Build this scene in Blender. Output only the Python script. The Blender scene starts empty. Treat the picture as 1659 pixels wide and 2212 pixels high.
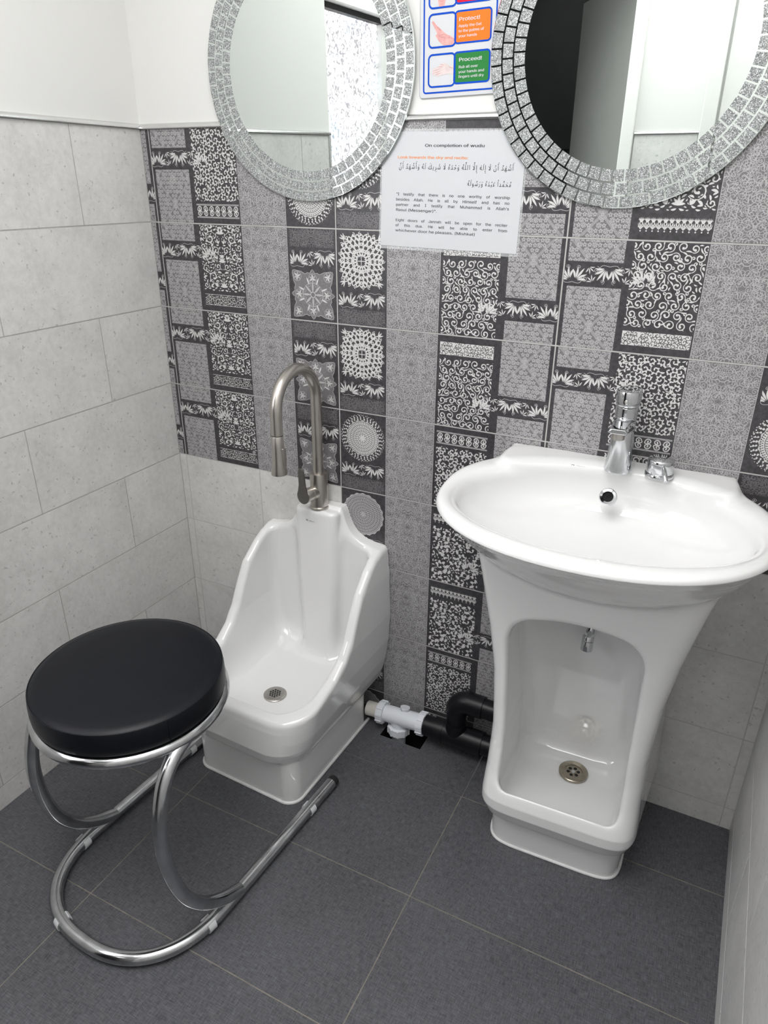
import bpy, math
import numpy as np
from mathutils import Vector, Matrix
PI = math.pi
C = bpy.context.scene.collection
S = bpy.context.scene

# ------------------------------------------------------------------ camera, world, lamps, exposure
cd = bpy.data.cameras.new('camera')
cam = bpy.data.objects.new('camera', cd); C.objects.link(cam)
cd.sensor_fit = 'VERTICAL'; cd.sensor_height = 36.0; cd.lens = 1533.44 / 2212 * 36.0
cd.clip_start = 0.02; cd.clip_end = 50
cam.location = (1.35652376, -1.41758355, 1.35262702)
cam.rotation_mode = 'XYZ'
cam.rotation_euler = (1.13550275, -0.00588221, 0.468811207)
S.camera = cam

w = bpy.data.worlds.new('world'); S.world = w; w.use_nodes = True
w.node_tree.nodes['Background'].inputs[0].default_value = (0.9, 0.95, 1.0, 1)
w.node_tree.nodes['Background'].inputs[1].default_value = 0.05

def area(name, loc, rot, sx, sy, power, col=(1, 1, 1)):
    d = bpy.data.lights.new(name, 'AREA'); d.shape = 'RECTANGLE'; d.size = sx; d.size_y = sy
    d.energy = power; d.color = col
    o = bpy.data.objects.new(name, d); C.objects.link(o); o.location = loc; o.rotation_euler = rot
    return o
LAMP_POWER = 17.0
ADDED_PANE_GLOW = 10.0  # strength of the added pane beside the frosted one
WINDOW_GLOW = 4.2
LAMP = area('ceiling_lamp_light', (0.85, -1.22, 2.368), (0, 0, 0), 1.0, 1.0, LAMP_POWER, (1.0, 0.995, 0.99))
LAMP.data.spread = math.radians(180)
area('corridor_added_fill', (0.1, -2.75, 2.36), (0, 0, 0), 0.3, 0.3, 1.6, (1.0, 0.98, 0.95))  # added fill, no lamp known here; lifts the corridor out of black

vs = S.view_settings
vs.view_transform = 'Standard'; vs.look = 'None'; vs.gamma = 1.0; vs.use_curve_mapping = False
vs.exposure = 0.05

# ------------------------------------------------------------------ helpers
def lin(v):
    v = v / 255.0
    return v / 12.92 if v <= 0.04045 else ((v + 0.055) / 1.055) ** 2.4
def rgb(r, g, b): return (lin(r), lin(g), lin(b), 1.0)

class MB:
    """collects faces; build() links them as one mesh object"""
    def __init__(s): s.v = []; s.f = []; s.m = []; s.sm = []
    def add(s, vs_, fs, mat=0, smooth=True):
        b = len(s.v); s.v += [tuple(map(float, p)) for p in vs_]
        for f in fs: s.f.append(tuple(b + i for i in f)); s.m.append(mat); s.sm.append(smooth)
        return s
    def box(s, a, b, mat=0, bev=0.0):
        (x0, y0, z0), (x1, y1, z1) = [min(p, q) for p, q in zip(a, b)], [max(p, q) for p, q in zip(a, b)]
        vs_ = [(x0, y0, z0), (x1, y0, z0), (x1, y1, z0), (x0, y1, z0), (x0, y0, z1), (x1, y0, z1), (x1, y1, z1), (x0, y1, z1)]
        return s.add(vs_, [(0, 3, 2, 1), (4, 5, 6, 7), (0, 1, 5, 4), (1, 2, 6, 5), (2, 3, 7, 6), (3, 0, 4, 7)], mat, False)
    def lathe(s, prof, c=(0, 0, 0), axis=(0, 0, 1), n=40, mat=0, up=None, smooth=True):
        ax = Vector(axis).normalized()
        u = (Vector((1, 0, 0)) if abs(ax.x) < 0.9 else Vector((0, 1, 0)))
        if up is not None: u = Vector(up)
        u = (u - ax * u.dot(ax)).normalized(); v = ax.cross(u)
        c = Vector(c); vs_ = []; fs = []
        for (r, h) in prof:
            for k in range(n):
                a = 2 * PI * k / n
                vs_.append(c + ax * h + (u * math.cos(a) + v * math.sin(a)) * r)
        m = len(prof)
        for i in range(m - 1):
            for k in range(n):
                k2 = (k + 1) % n
                fs.append((i * n + k, i * n + k2, (i + 1) * n + k2, (i + 1) * n + k))
        if prof[0][0] > 1e-6: fs.append(tuple(reversed(range(n))))
        if prof[-1][0] > 1e-6: fs.append(tuple((m - 1) * n + k for k in range(n)))
        return s.add(vs_, fs, mat, smooth)
    def tube(s, pts, r, n=20, mat=0, closed=False, caps=True, smooth=True):
        P = [Vector(p) for p in pts]; m = len(P)
        rr = r if hasattr(r, '__len__') else [r] * m
        T = []
        for i in range(m):
            if closed: t = P[(i + 1) % m] - P[i - 1]
            else: t = P[min(i + 1, m - 1)] - P[max(i - 1, 0)]
            T.append(t.normalized())
        ref = Vector((0, 0, 1)) if abs(T[0].z) < 0.9 else Vector((1, 0, 0))
        u = (ref - T[0] * ref.dot(T[0])).normalized(); vs_ = []; fs = []
        for i in range(m):
            u = (u - T[i] * u.dot(T[i])).normalized(); v = T[i].cross(u)
            for k in range(n):
                a = 2 * PI * k / n
                vs_.append(P[i] + (u * math.cos(a) + v * math.sin(a)) * rr[i])
        for i in range(m if closed else m - 1):
            j = (i + 1) % m
            for k in range(n):
                k2 = (k + 1) % n
                fs.append((i * n + k, i * n + k2, j * n + k2, j * n + k))
        if caps and not closed:
            fs.append(tuple(reversed(range(n)))); fs.append(tuple((m - 1) * n + k for k in range(n)))
        return s.add(vs_, fs, mat, smooth)
    def prism(s, poly, fr, depth, mat=0, smooth=False):
        """poly: 2d outline; fr(u, v, h) -> point; extruded from h=0 to depth"""
        n = len(poly)
        vs_ = [fr(u, v, 0) for u, v in poly] + [fr(u, v, depth) for u, v in poly]
        fs = [tuple(range(n)), tuple(reversed(range(n, 2 * n)))]
        fs += [(i, n + i, n + (i + 1) % n, (i + 1) % n) for i in range(n)]
        return s.add(vs_, fs, mat, smooth)
    def build(s, name, mats, parent=None, off=None, bevel=0, seg=2, auto=True):
        me = bpy.data.meshes.new(name)
        V = s.v if off is None else [(x - off[0], y - off[1], z - off[2]) for x, y, z in s.v]
        me.from_pydata(V, [], s.f)
        for m in (mats if isinstance(mats, (list, tuple)) else [mats]): me.materials.append(m)
        me.polygons.foreach_set('material_index', s.m)
        me.polygons.foreach_set('use_smooth', s.sm)
        me.update()
        o = bpy.data.objects.new(name, me); C.objects.link(o)
        if parent is not None: o.parent = parent
        if auto and any(s.sm):
            me.set_sharp_from_angle(angle=math.radians(38))
        if bevel:
            b = o.modifiers.new('bevel', 'BEVEL'); b.width = bevel; b.segments = seg; b.limit_method = 'ANGLE'; b.angle_limit = math.radians(40)
        return o

def fast_obj(name, V, Q, M, mats, parent=None):
    me = bpy.data.meshes.new(name)
    V = np.asarray(V, np.float32); Q = np.asarray(Q, np.int32)
    me.vertices.add(len(V)); me.vertices.foreach_set('co', V.ravel())
    me.loops.add(Q.size); me.loops.foreach_set('vertex_index', Q.ravel())
    me.polygons.add(len(Q)); me.polygons.foreach_set('loop_start', np.arange(len(Q), dtype=np.int32) * Q.shape[1])
    for m in mats: me.materials.append(m)
    if M is not None: me.polygons.foreach_set('material_index', np.asarray(M, np.int32))
    me.polygons.foreach_set('use_smooth', np.zeros(len(Q), bool)); me.update(calc_edges=True)
    o = bpy.data.objects.new(name, me); C.objects.link(o)
    if parent is not None: o.parent = parent
    return o

def thing(name, label, cat, loc=(0, 0, 0), rotz=0.0, group=None):
    o = bpy.data.objects.new(name, None); C.objects.link(o)
    o.empty_display_size = 0.05
    o.location = loc; o.rotation_euler = (0, 0, rotz)
    return tag(o, label, cat, group)
def tag(o, label, cat, group=None):
    o['label'] = label; o['category'] = cat
    if group: o['group'] = group
    return o
def struct(o, label=None, cat=None):
    o['kind'] = 'structure'
    if label: o['label'] = label
    if cat: o['category'] = cat
    return o

def curve_pts(ctrl, n=12, closed=False):
    """Catmull-Rom through control points"""
    P = np.array(ctrl, float); m = len(P); out = []
    rng = range(m) if closed else range(m - 1)
    for i in rng:
        if closed: p0, p1, p2, p3 = P[i - 1], P[i], P[(i + 1) % m], P[(i + 2) % m]
        else: p0, p1, p2, p3 = P[max(i - 1, 0)], P[i], P[i + 1], P[min(i + 2, m - 1)]
        for t in np.linspace(0, 1, n, endpoint=False):
            out.append(0.5 * ((2 * p1) + (-p0 + p2) * t + (2 * p0 - 5 * p1 + 4 * p2 - p3) * t * t + (-p0 + 3 * p1 - 3 * p2 + p3) * t ** 3))
    if not closed: out.append(P[-1])
    return out

# ------------------------------------------------------------------ materials
def new_mat(name):
    m = bpy.data.materials.new(name); m.use_nodes = True
    nt = m.node_tree; b = nt.nodes['Principled BSDF']
    return m, nt, b
def N(nt, kind, **kw):
    n = nt.nodes.new(kind)
    for k, v in kw.items():
        if k in n.inputs.keys(): n.inputs[k].default_value = v
        else: setattr(n, k, v)
    return n
def simple(name, col, rough=0.5, metal=0.0, noise=0.0, scale=60, bump=0.0, spec=0.5, coat=0.0):
    m, nt, b = new_mat(name)
    b.inputs['Base Color'].default_value = col; b.inputs['Roughness'].default_value = rough
    b.inputs['Metallic'].default_value = metal; b.inputs['Specular IOR Level'].default_value = spec
    b.inputs['Coat Weight'].default_value = coat
    tc = N(nt, 'ShaderNodeTexCoord'); nz = N(nt, 'ShaderNodeTexNoise'); nz.inputs['Scale'].default_value = scale
    nz.inputs['Detail'].default_value = 4
    nt.links.new(tc.outputs['Object'], nz.inputs['Vector'])
    if noise:
        mx = N(nt, 'ShaderNodeMix', data_type='RGBA', blend_type='MULTIPLY')
        rp = N(nt, 'ShaderNodeMapRange'); rp.inputs['From Min'].default_value = 0.3; rp.inputs['From Max'].default_value = 0.7
        rp.inputs['To Min'].default_value = 1 - noise; rp.inputs['To Max'].default_value = 1 + noise * 0.3
        nt.links.new(nz.outputs['Fac'], rp.inputs['Value'])
        mx.inputs[0].default_value = 1.0; mx.inputs[6].default_value = col
        nt.links.new(rp.outputs[0], mx.inputs[7]); nt.links.new(mx.outputs[2], b.inputs['Base Color'])
    if bump:
        bp = N(nt, 'ShaderNodeBump'); bp.inputs['Strength'].default_value = bump; bp.inputs['Distance'].default_value = 0.002
        nt.links.new(nz.outputs['Fac'], bp.inputs['Height']); nt.links.new(bp.outputs[0], b.inputs['Normal'])
    return m

M_paint = simple('white_wall_paint', (0.72, 0.718, 0.703, 1), 0.6, noise=0.02, scale=3, bump=0.03)
M_grout = simple('pale_grout', rgb(186, 184, 182), 0.8, noise=0.08, scale=40)
M_groutgrey = simple('grey_grout', rgb(172, 171, 168), 0.8, noise=0.12, scale=30)
M_floorgrout = simple('floor_grout', rgb(130, 124, 115), 0.85, noise=0.3, scale=40)
M_ceramic = simple('white_glazed_ceramic', (0.745, 0.745, 0.743, 1), 0.06, noise=0.01, scale=4, coat=0.3)
M_chrome = simple('polished_chrome', (0.62, 0.63, 0.645, 1), 0.07, 1.0, noise=0.04, scale=25)
M_tubechrome = simple('worn_chrome_tube', (0.62, 0.63, 0.64, 1), 0.14, 1.0, noise=0.22, scale=30, bump=0.02)
M_steel = simple('stainless_grate', (0.50, 0.48, 0.45, 1), 0.28, 1.0, noise=0.1, scale=80)
M_trim = simple('metal_tile_trim', (0.72, 0.72, 0.72, 1), 0.22, 0.9, noise=0.05, scale=20)
M_black = simple('black_hole', (0.004, 0.004, 0.004, 1), 0.7, noise=0.1)
M_whiteplastic = simple('white_pvc', (0.68, 0.70, 0.74, 1), 0.3, noise=0.03, scale=20)
M_creamplastic = simple('cream_pvc_pipe', (0.62, 0.60, 0.55, 1), 0.35, noise=0.05, scale=20)
M_clip = simple('translucent_white_clip', (0.66, 0.67, 0.68, 1), 0.35, noise=0.03)
M_blackplastic = simple('black_abs_pipe', (0.005, 0.005, 0.007, 1), 0.34, noise=0.1, scale=20, spec=0.3)
M_rubber = simple('black_rubber', (0.012, 0.012, 0.012, 1), 0.6, noise=0.1)
M_sealant = simple('white_silicone', (0.74, 0.74, 0.73, 1), 0.4, noise=0.12, scale=50, bump=0.2)
M_frame = simple('white_gloss_frame', (0.72, 0.72, 0.70, 1), 0.35, noise=0.02)
M_doorleaf = simple('grey_door_paint', (0.30, 0.295, 0.28, 1), 0.45, noise=0.04, scale=10)
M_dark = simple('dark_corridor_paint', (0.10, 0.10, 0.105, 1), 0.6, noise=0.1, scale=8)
M_paper = simple('white_paper', (0.57, 0.582, 0.603, 1), 0.45, noise=0.01)
M_ink = simple('black_ink', (0.018, 0.018, 0.022, 1), 0.5)
M_inkorange = simple('orange_ink', rgb(232, 140, 70), 0.5)
M_blue = simple('blue_ink', rgb(10, 72, 182), 0.55, spec=0.12)
M_red = simple('red_ink', rgb(205, 30, 58), 0.55, spec=0.12)
M_orange = simple('orange_panel_ink', rgb(238, 120, 45), 0.55, spec=0.12)
M_green = simple('green_panel_ink', rgb(48, 122, 62), 0.55, spec=0.12)
M_skin = simple('skin_ink', rgb(225, 165, 160), 0.4, noise=0.25, scale=120)
M_skin2 = simple('pale_skin_ink', rgb(214, 198, 196), 0.4, noise=0.12, scale=120)
M_skindark = simple('skin_shade_ink', rgb(178, 112, 112), 0.4)
M_ghost = simple('thin_grey_ink', rgb(150, 150, 150), 0.4)

# brushed nickel with fine vertical brushing
M_nickel, nt, b = new_mat('brushed_nickel')
b.inputs['Metallic'].default_value = 1.0; b.inputs['Base Color'].default_value = (0.56, 0.53, 0.49, 1)
tc = N(nt, 'ShaderNodeTexCoord'); mp = N(nt, 'ShaderNodeMapping'); mp.inputs['Scale'].default_value = (900, 900, 8)
nz = N(nt, 'ShaderNodeTexNoise'); nz.inputs['Scale'].default_value = 1.0
mr = N(nt, 'ShaderNodeMapRange'); mr.inputs['To Min'].default_value = 0.26; mr.inputs['To Max'].default_value = 0.32
nt.links.new(tc.outputs['Object'], mp.inputs[0]); nt.links.new(mp.outputs[0], nz.inputs[0])
nt.links.new(nz.outputs['Fac'], mr.inputs[0]); nt.links.new(mr.outputs[0], b.inputs['Roughness'])
M_nickeldark = simple('dark_nickel_lever', (0.20, 0.19, 0.175, 1), 0.45, 0.9, noise=0.06, scale=40)

# black leatherette
M_leather, nt, b = new_mat('black_leatherette')
b.inputs['Base Color'].default_value = (0.0035, 0.0042, 0.0068, 1); b.inputs['Roughness'].default_value = 0.40
b.inputs['Specular IOR Level'].default_value = 0.25
tc = N(nt, 'ShaderNodeTexCoord'); vo = N(nt, 'ShaderNodeTexVoronoi'); vo.inputs['Scale'].default_value = 700
bp = N(nt, 'ShaderNodeBump'); bp.inputs['Strength'].default_value = 0.18; bp.inputs['Distance'].default_value = 0.0006
nt.links.new(tc.outputs['Object'], vo.inputs['Vector']); nt.links.new(vo.outputs['Distance'], bp.inputs['Height']); nt.links.new(bp.outputs[0], b.inputs['Normal'])

# mirror glass
M_mirror = simple('silvered_mirror', (0.70, 0.745, 0.725, 1), 0.0, 1.0)
# glitter mosaic
M_glitter, nt, b = new_mat('silver_glitter')
tc = N(nt, 'ShaderNodeTexCoord'); vo = N(nt, 'ShaderNodeTexVoronoi'); vo.inputs['Scale'].default_value = 900
nt.links.new(tc.outputs['Object'], vo.inputs['Vector'])
sp = N(nt, 'ShaderNodeSeparateColor'); nt.links.new(vo.outputs['Color'], sp.inputs[0])
cr = N(nt, 'ShaderNodeValToRGB'); e = cr.color_ramp.elements
e[0].position = 0.0; e[0].color = (0.10, 0.105, 0.105, 1); e[1].position = 1.0; e[1].color = (0.85, 0.87, 0.87, 1)
x = e.new(0.75); x.color = (0.36, 0.375, 0.375, 1)
nt.links.new(sp.outputs[0], cr.inputs[0]); nt.links.new(cr.outputs[0], b.inputs['Base Color'])
b.inputs['Roughness'].default_value = 0.45; b.inputs['Metallic'].default_value = 0.25

# concrete-look grey tile, offset per tile
def tile_mat(name, base, dark, light, rough):
    m, nt, b = new_mat(name)
    geo = N(nt, 'ShaderNodeNewGeometry'); tc = N(nt, 'ShaderNodeTexCoord')
    cx = N(nt, 'ShaderNodeCombineXYZ')
    ml = N(nt, 'ShaderNodeMath', operation='MULTIPLY'); ml.inputs[1].default_value = 37.0
    nt.links.new(geo.outputs['Random Per Island'], ml.inputs[0])
    for k in range(3): nt.links.new(ml.outputs[0], cx.inputs[k])
    ad = N(nt, 'ShaderNodeVectorMath', operation='ADD')
    nt.links.new(tc.outputs['Object'], ad.inputs[0]); nt.links.new(cx.outputs[0], ad.inputs[1])
    n1 = N(nt, 'ShaderNodeTexNoise'); n1.inputs['Scale'].default_value = 9; n1.inputs['Detail'].default_value = 8; n1.inputs['Roughness'].default_value = 0.65
    n2 = N(nt, 'ShaderNodeTexNoise'); n2.inputs['Scale'].default_value = 75; n2.inputs['Detail'].default_value = 5; n2.inputs['Roughness'].default_value = 0.7
    n3 = N(nt, 'ShaderNodeTexNoise'); n3.inputs['Scale'].default_value = 110; n3.inputs['Detail'].default_value = 2
    for n in (n1, n2, n3): nt.links.new(ad.outputs[0], n.inputs['Vector'])
    r1 = N(nt, 'ShaderNodeValToRGB'); e = r1.color_ramp.elements
    e[0].position = 0.32; e[0].color = dark; e[1].position = 0.68; e[1].color = light
    e.new(0.5).color = base
    mx0 = N(nt, 'ShaderNodeMath', operation='ADD'); 
    s2 = N(nt, 'ShaderNodeMath', operation='MULTIPLY'); s2.inputs[1].default_value = 0.45
    s1 = N(nt, 'ShaderNodeMath', operation='MULTIPLY'); s1.inputs[1].default_value = 0.55
    nt.links.new(n1.outputs['Fac'], s1.inputs[0]); nt.links.new(n2.outputs['Fac'], s2.inputs[0])
    nt.links.new(s1.outputs[0], mx0.inputs[0]); nt.links.new(s2.outputs[0], mx0.inputs[1]); nt.links.new(mx0.outputs[0], r1.inputs[0])
    pit = N(nt, 'ShaderNodeMapRange'); pit.inputs['From Min'].default_value = 0.66; pit.inputs['From Max'].default_value = 0.72
    pit.inputs['To Min'].default_value = 0.0; pit.inputs['To Max'].default_value = 0.5
    nt.links.new(n3.outputs['Fac'], pit.inputs['Value'])
    mx = N(nt, 'ShaderNodeMix', data_type='RGBA', blend_type='MIX')
    nt.links.new(pit.outputs[0], mx.inputs[0]); nt.links.new(r1.outputs[0], mx.inputs[6]); mx.inputs[7].default_value = tuple(c * 0.45 for c in dark[:3]) + (1,)
    nt.links.new(mx.outputs[2], b.inputs['Base Color'])
    b.inputs['Roughness'].default_value = rough
    bp = N(nt, 'ShaderNodeBump'); bp.inputs['Strength'].default_value = 0.12; bp.inputs['Distance'].default_value = 0.001
    nt.links.new(n2.outputs['Fac'], bp.inputs['Height']); nt.links.new(bp.outputs[0], b.inputs['Normal'])
    return m
M_tile = tile_mat('grey_concrete_tile', rgb(206, 205, 203), rgb(190, 189, 187), rgb(219, 218, 216), 0.40)

# charcoal woven-look floor tile
M_floor, nt, b = new_mat('charcoal_textile_floor_tile')
tc = N(nt, 'ShaderNodeTexCoord')
def streak(sc):
    mp = N(nt, 'ShaderNodeMapping'); mp.inputs['Scale'].default_value = sc
    nz = N(nt, 'ShaderNodeTexNoise'); nz.inputs['Scale'].default_value = 1.0; nz.inputs['Detail'].default_value = 3
    nt.links.new(tc.outputs['Object'], mp.inputs[0]); nt.links.new(mp.outputs[0], nz.inputs[0]); return nz
a1 = streak((560, 60, 1)); a2 = streak((60, 560, 1)); a3 = streak((5, 5, 1))
ad = N(nt, 'ShaderNodeMath', operation='ADD'); nt.links.new(a1.outputs['Fac'], ad.inputs[0]); nt.links.new(a2.outputs['Fac'], ad.inputs[1])
ad2 = N(nt, 'ShaderNodeMath', operation='MULTIPLY_ADD'); ad2.inputs[1].default_value = 0.3
nt.links.new(a3.outputs['Fac'], ad2.inputs[0]); nt.links.new(ad.outputs[0], ad2.inputs[2])
cr = N(nt, 'ShaderNodeValToRGB'); e = cr.color_ramp.elements
e[0].position = 0.0; e[0].color = (0.023, 0.0235, 0.028, 1); e[1].position = 1.0; e[1].color = (0.132, 0.133, 0.146, 1)
mr = N(nt, 'ShaderNodeMapRange'); mr.inputs['From Min'].default_value = 0.75; mr.inputs['From Max'].default_value = 1.55
nt.links.new(ad2.outputs[0], mr.inputs[0]); nt.links.new(mr.outputs[0], cr.inputs[0])
spk = N(nt, 'ShaderNodeTexNoise'); spk.inputs['Scale'].default_value = 420; nt.links.new(tc.outputs['Object'], spk.inputs['Vector'])
spm = N(nt, 'ShaderNodeMapRange'); spm.inputs['From Min'].default_value = 0.72; spm.inputs['From Max'].default_value = 0.80; spm.inputs['To Max'].default_value = 0.6
nt.links.new(spk.outputs['Fac'], spm.inputs[0])
mx = N(nt, 'ShaderNodeMix', data_type='RGBA'); nt.links.new(spm.outputs[0], mx.inputs[0]); nt.links.new(cr.outputs[0], mx.inputs[6]); mx.inputs[7].default_value = (0.2, 0.2, 0.2, 1)
nt.links.new(mx.outputs[2], b.inputs['Base Color']); b.inputs['Roughness'].default_value = 0.48
bp = N(nt, 'ShaderNodeBump'); bp.inputs['Strength'].default_value = 0.25; bp.inputs['Distance'].default_value = 0.001
nt.links.new(ad.outputs[0], bp.inputs['Height']); nt.links.new(bp.outputs[0], b.inputs['Normal'])

# printed tile inks (fine grain in each)
def print_ink(name, srgb, grain=0.25):
    return simple(name, rgb(*srgb), 0.36, noise=grain, scale=260)
W_dark = simple('printed_charcoal', rgb(66, 64, 67), 0.36, noise=0.45, scale=170)
W_grey = print_ink('printed_mid_grey', (122, 120, 122), 0.3)
W_line = print_ink('printed_pale_line', (180, 178, 179), 0.12)
W_light = print_ink('printed_off_white', (208, 207, 206), 0.08)
W_fade = print_ink('printed_faded_grey', (112, 110, 112), 0.2)

# frosted glass, daylight behind it
M_frost, nt, b = new_mat('frosted_window_glass')
nt.nodes.remove(b); out = nt.nodes['Material Output']
tc = N(nt, 'ShaderNodeTexCoord')
wp = N(nt, 'ShaderNodeTexNoise'); wp.inputs['Scale'].default_value = 60; wp.inputs['Detail'].default_value = 1; wp.inputs['Distortion'].default_value = 1.4
nt.links.new(tc.outputs['Object'], wp.inputs['Vector'])
gl = N(nt, 'ShaderNodeValToRGB'); e = gl.color_ramp.elements
e[0].position = 0.38; e[0].color = (0.20, 0.21, 0.23, 1); e[1].position = 0.50; e[1].color = (0.55, 0.57, 0.61, 1); e.new(0.62).color = (1.0, 1.03, 1.08, 1)
nt.links.new(wp.outputs['Fac'], gl.inputs[0])
bn = N(nt, 'ShaderNodeTexNoise'); bn.inputs['Scale'].default_value = 3.2; nt.links.new(tc.outputs['Object'], bn.inputs['Vector'])
tn = N(nt, 'ShaderNodeValToRGB'); e = tn.color_ramp.elements
e[0].position = 0.35; e[0].color = (0.98, 0.93, 0.86, 1); e[1].position = 0.65; e[1].color = (0.9, 0.95, 1.0, 1); e.new(0.5).color = (1.0, 0.88, 0.86, 1)
nt.links.new(bn.outputs['Fac'], tn.inputs[0])
mx = N(nt, 'ShaderNodeMix', data_type='RGBA', blend_type='MULTIPLY'); mx.inputs[0].default_value = 1.0
nt.links.new(gl.outputs[0], mx.inputs[6]); nt.links.new(tn.outputs[0], mx.inputs[7])
em = N(nt, 'ShaderNodeEmission'); em.inputs['Strength'].default_value = WINDOW_GLOW
nt.links.new(mx.outputs[2], em.inputs[0]); nt.links.new(em.outputs[0], out.inputs[0])
M_addedglow, nt, b = new_mat('added_glow_pane')  # plain emitter for an added pane, stronger than the frosted glass
nt.nodes.remove(b); em = N(nt, 'ShaderNodeEmission'); em.inputs['Strength'].default_value = ADDED_PANE_GLOW; em.inputs[0].default_value = (0.95, 0.97, 1.0, 1)
nt.links.new(em.outputs[0], nt.nodes['Material Output'].inputs[0])
M_lampglow, nt, b = new_mat('ceiling_lamp_diffuser')
nt.nodes.remove(b); em = N(nt, 'ShaderNodeEmission'); em.inputs['Strength'].default_value = 4.0
nt.links.new(em.outputs[0], nt.nodes['Material Output'].inputs[0])

# ------------------------------------------------------------------ room shell
ZT = 1.4607          # top of the tiling
RH = 0.2             # tile row height
XR = 1.547           # right wall
YF = -1.80           # wall behind the camera
HC = 2.40            # ceiling
J = 0.0014           # half a joint
JF = 0.0011          # the same on the floor

# floor: dark tiles over a grout bed, one opening round the waste branch
fb = MB()
fb.add([(0, YF, -0.0003), (0.957 - 0.0, YF, -0.0003), (0.957, -0.194, -0.0003), (0, -0.194, -0.0003)], [(0, 1, 2, 3)], 1, False)
fb.add([(0.957, YF, -0.0003), (XR, YF, -0.0003), (XR, 0, -0.0003), (0.957, 0, -0.0003)], [(0, 1, 2, 3)], 1, False)
fb.add([(0, -0.194, -0.0003), (0.36, -0.194, -0.0003), (0.36, 0, -0.0003), (0, 0, -0.0003)], [(0, 1, 2, 3)], 1, False)
xs = [-0.001, 0.36, 0.957, XR + 0.004]
ys = [0.001, -0.194, -0.492, -0.790, -1.088, -1.386, -1.684, YF - 0.001]
HX0, HX1, HY0, HY1 = 0.684, 0.802, -0.096, -0.026
for i in range(len(xs) - 1):
    for j in range(len(ys) - 1):
        x0, x1, y1, y0 = xs[i] + JF, xs[i + 1] - JF, ys[j] - JF, ys[j + 1] + JF
        if i == 1 and j == 0:
            gx = [x0, HX0, HX1, x1]; gy = [y0, HY0, HY1, y1]
            V = [(a, c, 0) for c in gy for a in gx]
            F = [(r * 4 + k, r * 4 + k + 1, r * 4 + k + 5, r * 4 + k + 4) for r in range(3) for k in range(3) if (r, k) != (1, 1)]
            fb.add(V, F, 0, False)
            V = [(HX0, HY0, 0), (HX1, HY0, 0), (HX1, HY1, 0), (HX0, HY1, 0), (HX0, HY0, -0.09), (HX1, HY0, -0.09), (HX1, HY1, -0.09), (HX0, HY1, -0.09)]
            fb.add(V, [(0, 1, 5, 4), (1, 2, 6, 5), (2, 3, 7, 6), (3, 0, 4, 7), (4, 5, 6, 7)], 2, False)
        else:
            fb.add([(x0, y0, 0), (x1, y0, 0), (x1, y1, 0), (x0, y1, 0)], [(0, 1, 2, 3)], 0, False)
struct(fb.build('floor', [M_floor, M_floorgrout, M_black]))

def tiled_wall(name, org, du, length, joints, rows_z, hole=None, extra=None):
    """grey tiles on a wall; org + du*u along the wall, nrm points into the room"""
    mb = MB()
    du = Vector(du); nrm = Vector((du.y, -du.x, 0)) if name != 'wall_left' else Vector((1, 0, 0))
    if name == 'wall_right': nrm = Vector((-1, 0, 0))
    org = Vector(org)
    def P(u, z, h): p = org + du * u + nrm * h; return (p.x, p.y, z)
    def quad(u0, u1, z0, z1, h, mat):
        pts = [P(u0, z0, h), P(u1, z0, h), P(u1, z1, h), P(u0, z1, h)]
        n = (Vector(pts[1]) - Vector(pts[0])).cross(Vector(pts[2]) - Vector(pts[0]))
        if n.dot(nrm) < 0: pts = pts[::-1]
        mb.add(pts, [(0, 1, 2, 3)], mat, False)
    def slab(u0, u1, z0, z1, h0, h1, mat):
        a, c = P(u0, z0, h0), P(u1, z1, h1)
        mb.box(a, c, mat)
    return mb, quad, slab, P

ROWZ = [ZT - k * RH for k in range(8)] + [0.0]
def clip_iv(a0, a1, holes):
    out = [(a0, a1)]
    for h0, h1 in holes:
        nx = []
        for s0, s1 in out:
            if h1 <= s0 or h0 >= s1: nx.append((s0, s1)); continue
            if s0 < h0: nx.append((s0, h0))
            if s1 > h1: nx.append((h1, s1))
        out = nx
    return out

# window opening in the left wall (v measured from back wall towards the camera)
WV0, WV1, WZ0, WZ1 = 0.885, 1.745, 1.02, 1.835
mb, quad, slab, P = tiled_wall('wall_left', (0, 0, 0), (0, -1, 0), 0, None, None)
L = -YF
# plaster above, grout bed below, both with the opening cut out
for (z0, z1, h, m) in ((0.0, ZT, 0.0, 1), (ZT, HC, 0.002, 0)):
    zs = sorted({z0, z1} | {zz for zz in (WZ0, WZ1) if z0 < zz < z1})
    for a, c in zip(zs[:-1], zs[1:]):
        for u0, u1 in (clip_iv(0, L, [(WV0, WV1)]) if (a >= WZ0 - 1e-6 and c <= WZ1 + 1e-6) else [(0, L)]):
            quad(u0, u1, a, c, h if m == 0 else 0.003, m)
for k in range(8):
    z1, z0 = ROWZ[k], ROWZ[k + 1]
    first = 0.21 if k % 2 == 0 else 0.46
    us = [0.004] + [first + 0.5 * i for i in range(4) if first + 0.5 * i < L] + [L]
    for a, c in zip(us[:-1], us[1:]):
        if z1 > WZ0 + 0.01:
            segs = clip_iv(a, c, [(WV0, WV1)])
        else: segs = [(a, c)]
        for s0, s1 in segs:
            if s1 - s0 > 0.01: slab(s0 + J, s1 - J, z0 + J, z1 - J, 0.001, 0.0035, 2)
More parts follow.
